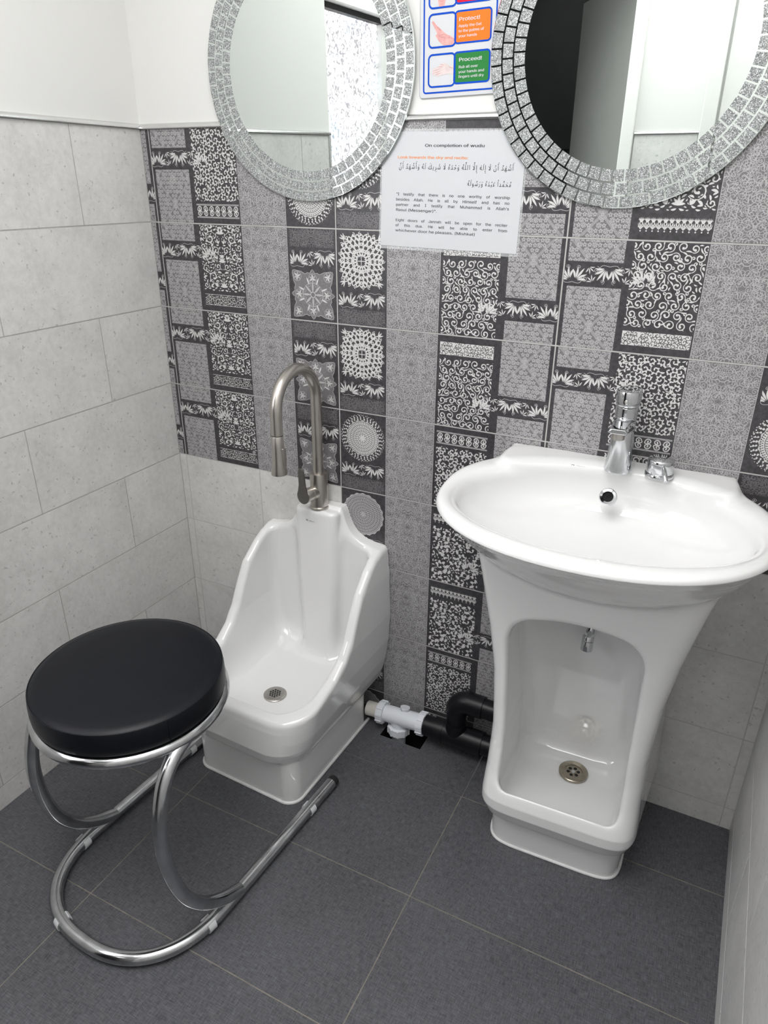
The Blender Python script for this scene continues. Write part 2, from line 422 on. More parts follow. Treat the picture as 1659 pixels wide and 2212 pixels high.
# reveal of the opening
for (u, z0, z1) in ((WV0, WZ0, WZ1), (WV1, WZ0, WZ1)):
    mb.add([(0.002, -u, z0), (0.002, -u, z1), (-0.07, -u, z1), (-0.07, -u, z0)], [(0, 1, 2, 3)], 0, False)
for z in (WZ0, WZ1):
    mb.add([(0.002, -WV0, z), (0.002, -WV1, z), (-0.07, -WV1, z), (-0.07, -WV0, z)], [(0, 1, 2, 3)], 0, False)
struct(mb.build('wall_left', [M_paint, M_groutgrey, M_tile]))

# right wall
mb, quad, slab, P = tiled_wall('wall_right', (XR, 0, 0), (0, -1, 0), 0, None, None)
quad(0, L, 0, ZT, 0.003, 1); quad(0, L, ZT, HC, 0.002, 0)
for k in range(8):
    z1, z0 = ROWZ[k], ROWZ[k + 1]
    first = 0.31 if k % 2 == 0 else 0.49
    us = [0.004] + [first + 0.5 * i for i in range(4) if first + 0.5 * i < L] + [L]
    for a, c in zip(us[:-1], us[1:]):
        slab(a + J, c - J, z0 + J, z1 - J, 0.001, 0.0035, 2)
struct(mb.build('wall_right', [M_paint, M_grout, M_tile]))

cb = MB(); cb.add([(0, YF, HC), (0, 0, HC), (XR, 0, HC), (XR, YF, HC)], [(0, 1, 2, 3)], 0, False)
struct(cb.build('ceiling', M_paint))

# wall behind the camera with a doorway to a dark corridor
DX0, DX1, DZ = 0.03, 0.77, 2.02
mb = MB()
def wq(x0, x1, z0, z1, y, m): mb.add([(x0, y, z0), (x0, y, z1), (x1, y, z1), (x1, y, z0)], [(0, 1, 2, 3)], m, False)
for x0, x1, z0, z1 in ((0, DX0, 0, HC), (DX0, DX1, DZ, HC), (DX1, XR, ZT, HC)): wq(x0, x1, z0, z1, YF, 0)
wq(DX1, XR, 0, ZT, YF, 1)
for k in range(8):
    for a, c in ((DX1 + 0.05, 1.05), ):
        mb.box((a + J, YF + 0.001, ROWZ[k + 1] + J), (c - J, YF + 0.0035, ROWZ[k] - J), 2)
struct(mb.build('wall_front', [M_paint, M_groutgrey, M_tile]))
mb = MB()   # corridor shell
cy0, cy1, cx0, cx1 = YF - 0.08, -3.3, -0.5, 1.1
mb.add([(cx0, cy1, 0), (cx1, cy1, 0), (cx1, cy1, HC), (cx0, cy1, HC)], [(0, 1, 2, 3)], 0, False)
mb.add([(cx0, cy0, 0), (cx0, cy1, 0), (cx0, cy1, HC), (cx0, cy0, HC)], [(0, 1, 2, 3)], 0, False)
mb.add([(cx1, cy0, 0), (cx1, cy1, 0), (cx1, cy1, HC), (cx1, cy0, HC)], [(0, 1, 2, 3)], 0, False)
mb.add([(cx0, cy0, HC), (cx1, cy0, HC), (cx1, cy1, HC), (cx0, cy1, HC)], [(0, 1, 2, 3)], 0, False)
mb.add([(cx0, cy0, 0), (cx1, cy0, 0), (cx1, cy1, 0), (cx0, cy1, 0)], [(0, 1, 2, 3)], 0, False)
for x0, x1, z0, z1 in ((cx0, DX0, 0, HC), (DX1, cx1, 0, HC), (DX0, DX1, DZ, HC)):
    mb.add([(x0, cy0, z0), (x1, cy0, z0), (x1, cy0, z1), (x0, cy0, z1)], [(0, 1, 2, 3)], 0, False)
for x in (DX0, DX1): mb.add([(x, YF, 0), (x, cy0, 0), (x, cy0, DZ), (x, YF, DZ)], [(0, 1, 2, 3)], 0, False)
mb.add([(DX0, YF, DZ), (DX1, YF, DZ), (DX1, cy0, DZ), (DX0, cy0, DZ)], [(0, 1, 2, 3)], 0, False)
mb.box((0.30, cy1 + 0.002, 0), (0.36, cy1 + 0.03, 2.1), 0); mb.box((-0.5, cy1 + 0.002, 1.42), (1.1, cy1 + 0.02, 1.45), 0)
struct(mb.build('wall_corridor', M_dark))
# architraves and the two doors
d1 = MB(); hx, hy = DX1 - 0.005, cy0 + 0.0
fx, fy = 0.44, -2.43
dv = Vector((fx - hx, fy - hy, 0)).normalized(); dn = Vector((dv.y, -dv.x, 0))
pts = []
for t, h in ((0, 0), (0.70, 0), (0.70, 0.04), (0, 0.04)):
    p = Vector((hx, hy, 0)) + dv * t - dn * h; pts.append((p.x, p.y))
d1.add([(x, y, 0.01) for x, y in pts] + [(x, y, 2.0) for x, y in pts], [(0, 1, 2, 3), (4, 5, 6, 7), (0, 1, 5, 4), (1, 2, 6, 5), (2, 3, 7, 6), (3, 0, 4, 7)], 0, False)
struct(d1.build('door_1', M_doorleaf))
mb = MB()
mb.box((DX1 - 0.0, YF - 0.08, 0), (DX1 + 0.047, YF + 0.018, DZ + 0.05)); mb.box((DX0 - 0.03, YF - 0.02, 0), (DX0, YF + 0.018, DZ + 0.05)); mb.box((DX0, YF - 0.02, DZ), (DX1, YF + 0.018, DZ + 0.05))
struct(mb.build('trim_1', M_frame, bevel=0.003))
mb = MB(); mb.box((1.052, YF, 0), (1.102, YF + 0.022, 2.07)); mb.box((1.102, YF, 2.02), (XR, YF + 0.022, 2.07))
struct(mb.build('trim_2', M_frame, bevel=0.003))
mb = MB(); mb.box((1.110, YF, 0.005), (XR - 0.006, YF + 0.012, 2.015))
struct(mb.build('door_2', M_frame, bevel=0.002))

# metal edging along the top of the tiles
def trim_profile(name, p0, p1, nrm):
    mb = MB(); p0, p1, nrm = Vector(p0), Vector(p1), Vector(nrm)
    prof = [(0, 0), (0.0085, 0)] + [(0.001 + 0.0085 * math.cos(a), 0.0005 + 0.0105 * math.sin(a)) for a in np.linspace(0.1, PI / 2, 7)] + [(0, 0.011)]
    n = len(prof); V = []
    for p in (p0, p1):
        for d, z in prof: q = p + nrm * d; V.append((q.x, q.y, q.z + z))
    mb.add(V, [(i, (i + 1) % n, n + (i + 1) % n, n + i) for i in range(n)] + [tuple(range(n)), tuple(range(n, 2 * n))], 0, True)
    return struct(mb.build(name, M_trim))
trim_profile('trim_3', (0.0, 0, ZT - 0.0005), (XR, 0, ZT - 0.0005), (0, -1, 0))
trim_profile('trim_4', (0, 0, ZT - 0.0005), (0, -WV0, ZT - 0.0005), (1, 0, 0))
trim_profile('trim_5', (0.82, YF, ZT - 0.0005), (1.05, YF, ZT - 0.0005), (0, 1, 0))
mb = MB(); mb.box((0, -WV0, WZ0), (0.009, -WV0 + 0.010, ZT + 0.01)); struct(mb.build('trim_6', M_trim, bevel=0.003))
rb = np.random.RandomState(2); mb = MB()
yy_ = np.linspace(-0.50, YF, 60); mb.tube([(XR - 0.004, y, 0.002) for y in yy_], list(0.0028 + 0.0018 * rb.rand(60)), 10)
struct(mb.build('trim_7', M_sealant))
# window
mb = MB()
for a, c in (((WV0, WZ0), (WV0 + 0.012, WZ1)), ((1.345, WZ0), (1.385, WZ1)), ((WV1 - 0.03, WZ0), (WV1, WZ1)), ((WV0, WZ0), (WV1, WZ0 + 0.04))):
    mb.box((-0.07, -a[0], a[1]), (-0.035, -c[0], c[1]))
wo = struct(mb.build('window_1', M_frame, bevel=0.002))
mb = MB(); mb.box((-0.062, -WV0 - 0.012, WZ0 + 0.04), (-0.056, -1.345, WZ1 - 0.014)); mb.build('pane', M_frost, wo)
mb = MB(); mb.box((-0.062, -1.385, WZ0 + 0.04), (-0.056, -WV1 + 0.03, WZ1 - 0.014)); mb.build('pane', M_addedglow, wo)  # added pane, unseen in the mirrors, put in as extra light for the room
mb = MB(); mb.box((-0.066, -WV0, WZ1 - 0.016), (-0.03, -WV1, WZ1)); mb.build('gasket', M_rubber, wo)
# ceiling lamp (above and out of the picture)
t = thing('ceiling_light', 'square white ceiling light panel over the room', 'light', (0.85, -1.22, HC))
mb = MB()
for s in (-1, 1):
    mb.box((s * 0.51, -0.53, -0.02), (s * 0.53, 0.53, 0)); mb.box((-0.51, s * 0.51, -0.02), (0.51, s * 0.53, 0))
mb.build('lamp_frame', M_frame, t)
mb = MB(); mb.box((-0.51, -0.51, -0.016), (0.51, 0.51, -0.004)); mb.build('diffuser', M_lampglow, t)

# ------------------------------------------------------------------ printed ornament for the back wall (flat inked shapes on the tile faces)
DARK, GREY, LINE, LIGHT, FADE = 0, 1, 2, 3, 4
class Orn:
    """2d ornament in millimetres: quads with an ink index"""
    def __init__(s, rect=None): s.V = []; s.Q = []; s.M = []; s.L = []; s.n = 0; s.k = 0; s.rect = rect; s.mirror = None
    def quads(s, V, Q, ink):
        V = np.array(V, float)
        if s.rect is not None:
            x0, y0, x1, y1 = s.rect
            V[:, 0] = np.clip(V[:, 0], x0, x1); V[:, 1] = np.clip(V[:, 1], y0, y1)
        Q = np.array(Q)
        if s.rect is not None:
            a = V[Q]; ar = 0.5 * np.abs((a[:, 2, 0] - a[:, 0, 0]) * (a[:, 3, 1] - a[:, 1, 1]) - (a[:, 3, 0] - a[:, 1, 0]) * (a[:, 2, 1] - a[:, 0, 1]))
            Q = Q[ar > 1e-3]
            if len(Q) == 0: return
        s.k += 1; s.L.append(np.full(len(V), (s.k % 40) * 1.1e-6)); s.V.append(V); s.Q.append(Q + s.n); s.M.append(np.full(len(Q), ink)); s.n += len(V)
        if s.mirror is not None:
            V2 = V.copy(); V2[:, 0] = 2 * s.mirror - V2[:, 0]
            if s.rect is not None: V2[:, 0] = np.clip(V2[:, 0], s.rect[0], s.rect[2])
            s.k += 1; s.L.append(np.full(len(V2), (s.k % 40) * 1.1e-6)); s.V.append(V2); s.Q.append(Q[:, ::-1] + s.n); s.M.append(np.full(len(Q), ink)); s.n += len(V2)
    def rect_(s, x0, y0, x1, y1, ink): s.quads([(x0, y0), (x1, y0), (x1, y1), (x0, y1)], [(0, 1, 2, 3)], ink)
    def rib(s, P, W, ink):
        P = np.array(P, float); n = len(P); W = np.full(n, W) if np.isscalar(W) else np.array(W, float)
        T = np.gradient(P, axis=0); T /= (np.linalg.norm(T, axis=1, keepdims=True) + 1e-9)
        Nn = np.stack([-T[:, 1], T[:, 0]], 1) * (W / 2)[:, None]
        V = np.concatenate([P + Nn, P - Nn]); i = np.arange(n - 1)
        s.quads(V, np.stack([i, i + n, i + n + 1, i + 1], 1), ink)
    def dot(s, c, r, ink, n=7):
        t = np.linspace(-1, 1, n); s.rib(np.stack([c[0] + r * t, np.full(n, c[1])], 1), 2 * r * np.sqrt(np.maximum(1 - t * t, 0)), ink)
    def ring(s, c, r, wd, ink, n=16):
        a = np.linspace(0, 2 * PI, n + 1); P = np.stack([c[0] + r * np.cos(a), c[1] + r * np.sin(a)], 1)
        o = np.stack([np.cos(a), np.sin(a)], 1); V = np.concatenate([P + o * wd / 2, P - o * wd / 2]); i = np.arange(n)
        s.quads(V, np.stack([i, i + n + 1, i + n + 2, i + 1], 1), ink)
    def spiral(s, c, r0, r1, a0, turns, w0, w1, ink, ball=0, n=None):
        n = n or max(10, int(abs(turns) * 16)); t = np.linspace(0, 1, n); r = r1 + (r0 - r1) * (1 - t) ** 1.15; a = a0 + 2 * PI * turns * t
        P = np.stack([c[0] + r * np.cos(a), c[1] + r * np.sin(a)], 1); s.rib(P, w0 + (w1 - w0) * t, ink)
        if ball: s.dot(P[-1], ball, ink)
        return P
    def leaf(s, p, ang, Ln, Wd, ink, curv=0.0, n=7, pw=0.8):
        t = np.linspace(0, 1, n); th = ang + curv * (t - 0.0)
        d = np.stack([np.cos(th), np.sin(th)], 1) * (Ln / (n - 1)); P = np.array(p, float) + np.concatenate([[[0, 0]], np.cumsum(d[:-1], 0)])
        s.rib(P, Wd * np.sin(PI * np.clip(t * 0.97 + 0.02, 0, 1)) ** pw, ink)
    def palmette(s, p, ang, Ln, ink, k=5, spread=1.3, wd=0.24, r0=0.0):
        for i in range(k):
            f = (i / (k - 1) - 0.5) * 2
            an = ang + f * spread * 0.5
            s.leaf((p[0] + r0 * Ln * math.cos(an), p[1] + r0 * Ln * math.sin(an)), an, Ln * (1 - r0) * (1 - 0.28 * abs(f)), Ln * wd, ink, curv=f * 0.9, pw=1.0)
    def occ(s, P, res=1.6, mark=True):
        if not hasattr(s, 'grid'): s.grid = set()
        c = set(map(tuple, np.floor(np.asarray(P)[:, :2] / res).astype(int)))
        if mark: s.grid |= c
        return c
    def fill(s, rect, seed, tries, ink, Ls=(7.0, 11.0), wr=0.36, two=True):
        """scatter small curved leaves wherever there is still ground showing"""
        s.grid = set()
        for V, Q in zip(s.V, s.Q):
            s.occ(V)
            q = V[(Q - Q.min()) if len(V) <= Q.max() else Q]
            s.occ(q.mean(1)); s.occ((q[:, 0] + q[:, 1]) / 2); s.occ((q[:, 2] + q[:, 3]) / 2)
        R = np.random.RandomState(seed); x0, y0, x1, y1 = rect
        for _ in range(tries):
            p = np.array((R.uniform(x0, x1), R.uniform(y0, y1))); a = R.uniform(0, 2 * PI); L_ = R.uniform(*Ls); cv = R.uniform(0.5, 1.3) * (1 if R.rand() < 0.5 else -1)
            t = np.linspace(0, 1, 7); th = a + cv * t; P = p + np.cumsum(np.stack([np.cos(th), np.sin(th)], 1) * L_ / 7, 0)
            nrm = np.stack([-np.sin(th), np.cos(th)], 1) * L_ * wr * 0.5
            A = np.concatenate([P, P + nrm, P - nrm])
            if (A[:, 0] < x0).any() or (A[:, 0] > x1).any() or (A[:, 1] < y0).any() or (A[:, 1] > y1).any(): continue
            if s.occ(A, mark=False) & s.grid: continue
            s.leaf(p, a, L_, L_ * wr, ink, curv=cv, n=6); s.occ(A)
    def done(s): return np.column_stack([np.concatenate(s.V), np.concatenate(s.L)]), np.concatenate(s.Q), np.concatenate(s.M)

def m_scroll(x0, y0, x1, y1, seed, ink=LIGHT, cell=19.0, wd=2.9):
    """thick C-curls"""
    o = Orn((x0, y0, x1, y1)); R = np.random.RandomState(seed)
    nx = max(2, int(round((x1 - x0) / cell))); ny = max(2, int(round((y1 - y0) / (cell * 0.86)))); cx, cy = (x1 - x0) / nx, (y1 - y0) / ny
    for j in range(ny):
        for i in range(nx + 1):
            c = (x0 + (i + (0.5 if j % 2 else 0.0)) * cx + R.uniform(-1.5, 1.5), y0 + (j + 0.5) * cy + R.uniform(-1.5, 1.5))
            d = 1 if (i + j) % 2 else -1; a = R.uniform(0, 2 * PI); rr = cell * R.uniform(0.40, 0.50)
            P = o.spiral(c, rr, 2.6, a, d * R.uniform(1.0, 1.25), wd * 0.45, wd, ink, ball=wd * 0.78, n=16)
            tn = np.array([-math.sin(a), math.cos(a)]) * -d
            o.leaf(P[0], math.atan2(tn[1], tn[0]), cell * 0.62, wd * 0.9, ink, curv=d * 0.9)
            if R.rand() < 0.6:
                k = 5; q = P[k]; aa = math.atan2(q[1] - c[1], q[0] - c[0])
                o.spiral(q + np.array([math.cos(aa), math.sin(aa)]) * 3.2, 3.2, 1.2, aa + PI, -d * 0.8, wd * 0.4, wd * 0.7, ink, ball=wd * 0.45, n=9)
    o.fill((x0, y0, x1, y1), seed, 900, ink, (6.0, 9.5), 0.34)
    return o.done()
def m_foliage(x0, y0, x1, y1, seed, ink=LIGHT, cell=21.0, big=1.0):
    """acanthus scrolls with leaves along their backs"""
    o = Orn((x0, y0, x1, y1)); R = np.random.RandomState(seed)
    nx = max(2, int(round((x1 - x0) / cell))); ny = max(2, int(round((y1 - y0) / (cell * 0.84)))); cx, cy = (x1 - x0) / nx, (y1 - y0) / ny
    for j in range(ny):
        for i in range(-0, nx + 1):
            c = np.array((x0 + (i + (0.5 if j % 2 else 0.0)) * cx + R.uniform(-2, 2), y0 + (j + 0.5) * cy + R.uniform(-2, 2)))
            d = 1 if (i + 2 * j) % 3 else -1; a = R.uniform(0, 2 * PI)
            P = o.spiral(c, cell * 0.47, cell * 0.10, a, d * 1.15, 1.1, 2.4, ink, ball=cell * 0.075, n=18)
            for k in range(1, 13, 2):
                q = P[k]; aa = math.atan2(q[1] - c[1], q[0] - c[0])
                o.leaf(q, aa - d * 0.9, cell * 0.31 * (1.15 - k / 20), cell * 0.155 * big, ink, curv=d * 0.9, n=5)
            for k in range(4, 12, 3):
                q = P[k]; aa = math.atan2(q[1] - c[1], q[0] - c[0])
                o.leaf(q, aa + PI - d * 0.8, cell * 0.2, cell * 0.09 * big, ink, curv=d * 0.8, n=5)
    o.fill((x0, y0, x1, y1), seed, 1500, ink, (5.0, 10.0), 0.36)
    return o.done()
def m_damask(x0, y0, x1, y1, ink=LIGHT):
    """large symmetrical damask: mirrored scrolls about a central stem"""
    o = Orn((x0, y0, x1, y1)); xc = (x0 + x1) / 2; o.mirror = xc; W = (x1 - x0) / 2; H = y1 - y0
    def sp(u, v, r, a, t, w=3.0):
        w *= 1.25; c = np.array((xc + u * W, y0 + v * H)); P = o.spiral(c, r, r * 0.22, a, t, 1.2, w, ink, ball=w * 0.62)
        d = 1 if t > 0 else -1
        for k in range(2, len(P) - 6, 3):
            q = P[k]; aa = math.atan2(q[1] - c[1], q[0] - c[0]); o.leaf(q, aa - d * 1.0, r * 0.42, r * 0.24, ink, curv=d * 1.0, n=5)
    for v, f in ((0.5, 1),):
        sp(0.50, 0.80, 17, 2.6, -1.2, 3.4); sp(0.46, 0.22, 17, -2.6, 1.2, 3.4); sp(0.60, 0.52, 15, PI, 1.25, 3.2)
        sp(0.83, 0.34, 10, PI, -1.1, 2.4); sp(0.84, 0.68, 9, PI, 1.1, 2.4); sp(0.24, 0.62, 9, 0.4, 1.1, 2.4); sp(0.22, 0.38, 9, -0.4, -1.1, 2.4)
        sp(0.84, 0.93, 7, 3.6, -1.1, 2.2); sp(0.86, 0.09, 8, 2.6, 1.1, 2.2)
    for v, an, Ln in ((0.86, PI / 2, 18), (0.06, PI / 2, 17), (0.44, PI / 2, 16), (0.56, -PI / 2, 12), (0.97, -PI / 2, 12)):
        o.palmette((xc, y0 + v * H), an, Ln, ink, 5, 1.9, 0.26)
    for u, v, an in ((0.12, 0.72, 1.0), (0.2, 0.5, 0.2), (0.95, 0.5, 2.6), (0.34, 0.98, -0.7), (0.3, 0.07, 0.5), (0.98, 0.80, 3.4), (0.98, 0.20, 2.5), (0.64, 0.96, -2.2), (0.64, 0.06, 2.1)):
        o.leaf((xc + u * W, y0 + v * H), an, 13, 4.4, ink, curv=0.8); o.leaf((xc + u * W, y0 + v * H), an + 0.8, 9, 3.4, ink, curv=0.8)
    o.fill((xc + 0.5, y0, x1, y1), 3, 1600, ink, (7.0, 14.0), 0.36); o.fill((xc + 0.5, y0, x1, y1), 4, 1600, ink, (4.0, 7.0), 0.40)
    return o.done()
def m_swirl(x0, y0, x1, y1, seed, ink=LINE, wd=0.95, bg=GREY, cell=16.0):
    """fine curling lines, mirrored about the middle"""
    o = Orn((x0, y0, x1, y1)); R = np.random.RandomState(seed)
    if bg is not None: o.rect_(x0, y0, x1, y1, bg)
    xc = (x0 + x1) / 2; o.mirror = xc
    ny = max(1, int(round((y1 - y0) / (cell * 0.62)))); cy = (y1 - y0) / ny; nx = max(1, int(round((x1 - xc) / (cell * 0.78)))); cx = (x1 - xc) / nx
    for j in range(ny):
        for i in range(nx):
            c = np.array((xc + (i + (0.35 if j % 2 else 0.75)) * cx + R.uniform(-2, 2), y0 + (j + 0.5) * cy + R.uniform(-2, 2)))
            d = 1 if R.rand() < 0.5 else -1; a = R.uniform(0, 2 * PI); rr = cell * R.uniform(0.38, 0.62)
            P = o.spiral(c, rr, 1.0, a, d * R.uniform(1.3, 1.9), wd * 0.8, wd * 1.1, ink)
            tn = np.array([-math.sin(a), math.cos(a)]) * -d
            o.leaf(P[0], math.atan2(tn[1], tn[0]), cell * 0.9, wd * 1.6, ink, curv=-d * 1.2, n=7)
            o.spiral(c, rr + 1.9, rr + 2.4, a + 0.6, d * 0.45, wd * 0.5, wd * 0.9, ink, n=9)
    o.mirror = None
    if bg is not None:
        for xx in (x0 + 0.6, x1 - 0.6): o.rib([(xx, y0), (xx, y1)], 1.1, LINE)
    return o.done()
def m_diamond(x0, y0, x1, y1, yref, ink=LINE):
    """lace of crossing diagonals with rosettes, pattern continues from yref"""
    o = Orn((x0, y0, x1, y1)); o.rect_(x0, y0, x1, y1, GREY)
    xc = (x0 + x1) / 2; Wd = x1 - x0; per = Wd * 1.06; g = Wd / 11.0
    ylo, yhi = y0 - yref, y1 - yref
    for k in range(-4, 5):
        for sgn in (-1, 1):
            for off in (-2.6, 0.0, 2.6):
                yb = yref + k * per + off
                P = [(x0 + t * Wd, yb + sgn * (t - 0.5) * per) for t in np.linspace(0, 1, 12)]
                if max(p[1] for p in P) > y0 and min(p[1] for p in P) < y1: o.rib(P, 0.9, ink)
    for j in range(int(ylo // g) - 1, int(yhi // g) + 2):
        for i in range(12):
            c = (x0 + (i + (0.5 if j % 2 else 0)) * g, yref + j * g)
            if not (y0 - g / 2 < c[1] < y1 + g / 2): continue
            big = (i + j) % 3 == 0
            uu = (c[0] - x0) / Wd - 0.5; vv = (c[1] - yref) / per
            if min(abs((vv - uu + 0.5) % 1.0 - 0.5), abs((vv + uu + 0.5) % 1.0 - 0.5)) * per * 0.7 < 3.6: continue
            n = 6 if big else 5
            for q in range(n): o.leaf((c[0] + 0.8 * math.cos(q * 2 * PI / n + 0.4), c[1] + 0.8 * math.sin(q * 2 * PI / n + 0.4)), q * 2 * PI / n + 0.4, g * (0.47 if big else 0.42), 2.3, ink, n=5)
            o.ring(c, g * (0.52 if big else 0.30), 0.75, ink, 10)
    for k in range(-4, 5):
        for cc in ((xc, yref + k * per), (x0, yref + (k + 0.5) * per), (x1, yref + (k + 0.5) * per), (xc, yref + (k + 0.5) * per)):
            if y0 - 10 < cc[1] < y1 + 10:
                for r in (3.0, 6.0, 8.6): o.ring(cc, r, 1.0, ink, 14)
    return o.done()
def m_vine(x0, y0, x1, y1, seed=0, ink=LIGHT):
    """band of mirrored palmettes with curls between"""
    o = Orn((x0, y0, x1, y1)); h = y1 - y0; yc = (y0 + y1) / 2; per = h * 1.9; R = np.random.RandomState(seed)
    n = int(math.ceil((x1 - x0) / per)) + 1; st = x0 + (R.rand() - 0.5) * h * 0.3
    for k in range(n):
        c = st + k * per
        for sg in (1, -1):
            up = 1 if k % 2 == 0 else -1
            o.palmette((c + sg * h * 0.10 + per * 0.25, yc - h * 0.40 * up), (PI / 2 - sg * 0.62) * up, h * 0.86, ink, 5, 1.15, 0.135, 0.22)
            o.palmette((c + sg * h * 0.80 + per * 0.25, yc + h * 0.42 * up), (-PI / 2 + sg * 0.55) * up, h * 0.46, ink, 4, 1.3, 0.13, 0.2)
            o.spiral((c + sg * h * 0.66 + per * 0.25, yc - h * 0.24 * up), h * 0.19, 1.0, PI / 2, sg * 1.5, 0.8, 1.1, LINE, ball=1.0)
            o.spiral((c + sg * h * 0.30 + per * 0.25, yc + h * 0.34 * up), h * 0.13, 0.8, -PI / 2, -sg * 1.4, 0.7, 1.0, LINE, ball=0.9)
            o.rib(curve_pts([(c + per * 0.25, yc - h * 0.42 * up), (c + sg * h * 0.4 + per * 0.25, yc - h * 0.46 * up), (c + sg * h * 0.66 + per * 0.25, yc - h * 0.05 * up)], 5), 0.9, LINE)
    return o.done()
def m_star(x0, y0, x1, y1):
    """grey lobed medallion with pale petals"""
    o = Orn((x0, y0, x1, y1)); xc, yc = (x0 + x1) / 2, (y0 + y1) / 2; W, H = (x1 - x0) / 2, (y1 - y0) / 2
    a = np.linspace(0, 2 * PI, 97); q4 = np.mod(a, PI / 2)
    r = 0.86 + 0.42 * np.exp(-((q4 - PI / 4) / 0.25) ** 2) + 0.13 * np.exp(-(np.minimum(q4, PI / 2 - q4) / 0.09) ** 2) + 0.025 * np.cos(24 * a)
    P = np.stack([xc + np.clip(W * r * np.cos(a), -W, W), yc + np.clip(H * r * np.sin(a), -H, H)], 1)
    V = np.concatenate([P, np.stack([xc + 0.4 * (P[:, 0] - xc), yc + 0.4 * (P[:, 1] - yc)], 1)]); n = 97; i = np.arange(n - 1)
    o.quads(V, np.stack([i, i + 1, i + n + 1, i + n], 1), GREY); o.rect_(xc - W * 0.4, yc - H * 0.4, xc + W * 0.4, yc + H * 0.4, GREY)
    o.rib(P, 1.1, LINE)
    for k in range(8):
        an = k * PI / 4; R = 0.64 if k % 2 == 0 else 1.0
        c = np.array((xc + W * R * math.cos(an), yc + H * R * math.sin(an)))
        for q in range(6): o.leaf(c, an + q * PI / 3, 9.5, 3.4, LINE if q % 2 else LIGHT, n=5, curv=0.5)
        o.ring(c, 10.5, 0.9, LINE, 14)
        o.leaf((xc + W * 0.1 * math.cos(an), yc + H * 0.1 * math.sin(an)), an, 22, 5.0, LINE, n=6)
        c2 = (xc + W * 0.42 * math.cos(an + 0.39), yc + H * 0.42 * math.sin(an + 0.39)); o.leaf(c2, an + 0.39, 17, 3.6, LIGHT, n=6); o.ring(c2, 4, 0.9, LINE, 10)
    o.ring((xc, yc), 6, 1.2, LIGHT); o.ring((xc, yc), 26, 0.9, LINE, 24)
    return o.done()
def m_mandala(x0, y0, x1, y1):
    """square mandala of thick looping lines"""
    o = Orn((x0, y0, x1, y1)); xc, yc = (x0 + x1) / 2, (y0 + y1) / 2; W, H = (x1 - x0) / 2, (y1 - y0) / 2; w2 = 2.4
    def T(r, a):
        s = 1 / max(abs(math.cos(a)), abs(math.sin(a))); f = r * (0.62 + 0.38 * s)
        return np.array((xc + W * f * math.cos(a), yc + H * f * math.sin(a)))
    for r, nl, am in ((0.80, 16, 0.10), (0.66, 12, 0.14), (0.46, 8, 0.16), (0.28, 8, 0.12)):
        P = [T(r + am * math.cos(nl * a), a) for a in np.linspace(0, 2 * PI, nl * 8 + 1)]; o.rib(P, w2, LIGHT)
        P = [T(r - am * math.cos(nl * a), a) for a in np.linspace(0, 2 * PI, nl * 8 + 1)]; o.rib(P, w2, LIGHT)
    for k in range(20):
        a = k * PI / 10 + 0.05; c = T(0.90, a); d = 1 if k % 2 else -1
        o.spiral(c, 5.2, 1.4, a, d * 1.1, 1.3, 1.9, LIGHT, ball=1.3, n=14)
    for k in range(8):
        a = k * PI / 4
        for rr, L2 in ((0.30, 10), (0.50, 11)):
            p = T(rr, a + (0.39 if rr > 0.4 else 0)); 
            for e in (-0.35, 0.35): o.leaf(p, a + (0.39 if rr > 0.4 else 0) + e, L2, 2.0, LIGHT, curv=-1.4 * e)
        for e in (-0.5, 0, 0.5): o.leaf(T(0.86, PI / 4 + (k // 2) * PI / 2), PI / 4 + (k // 2) * PI / 2 + e, 14, 3.0, LIGHT)
    for dx, dy in ((1, 0), (0, 1)): o.rib([(xc - dx * 12, yc - dy * 12), (xc + dx * 12, yc + dy * 12)], 1.6, LIGHT)
    return o.done()
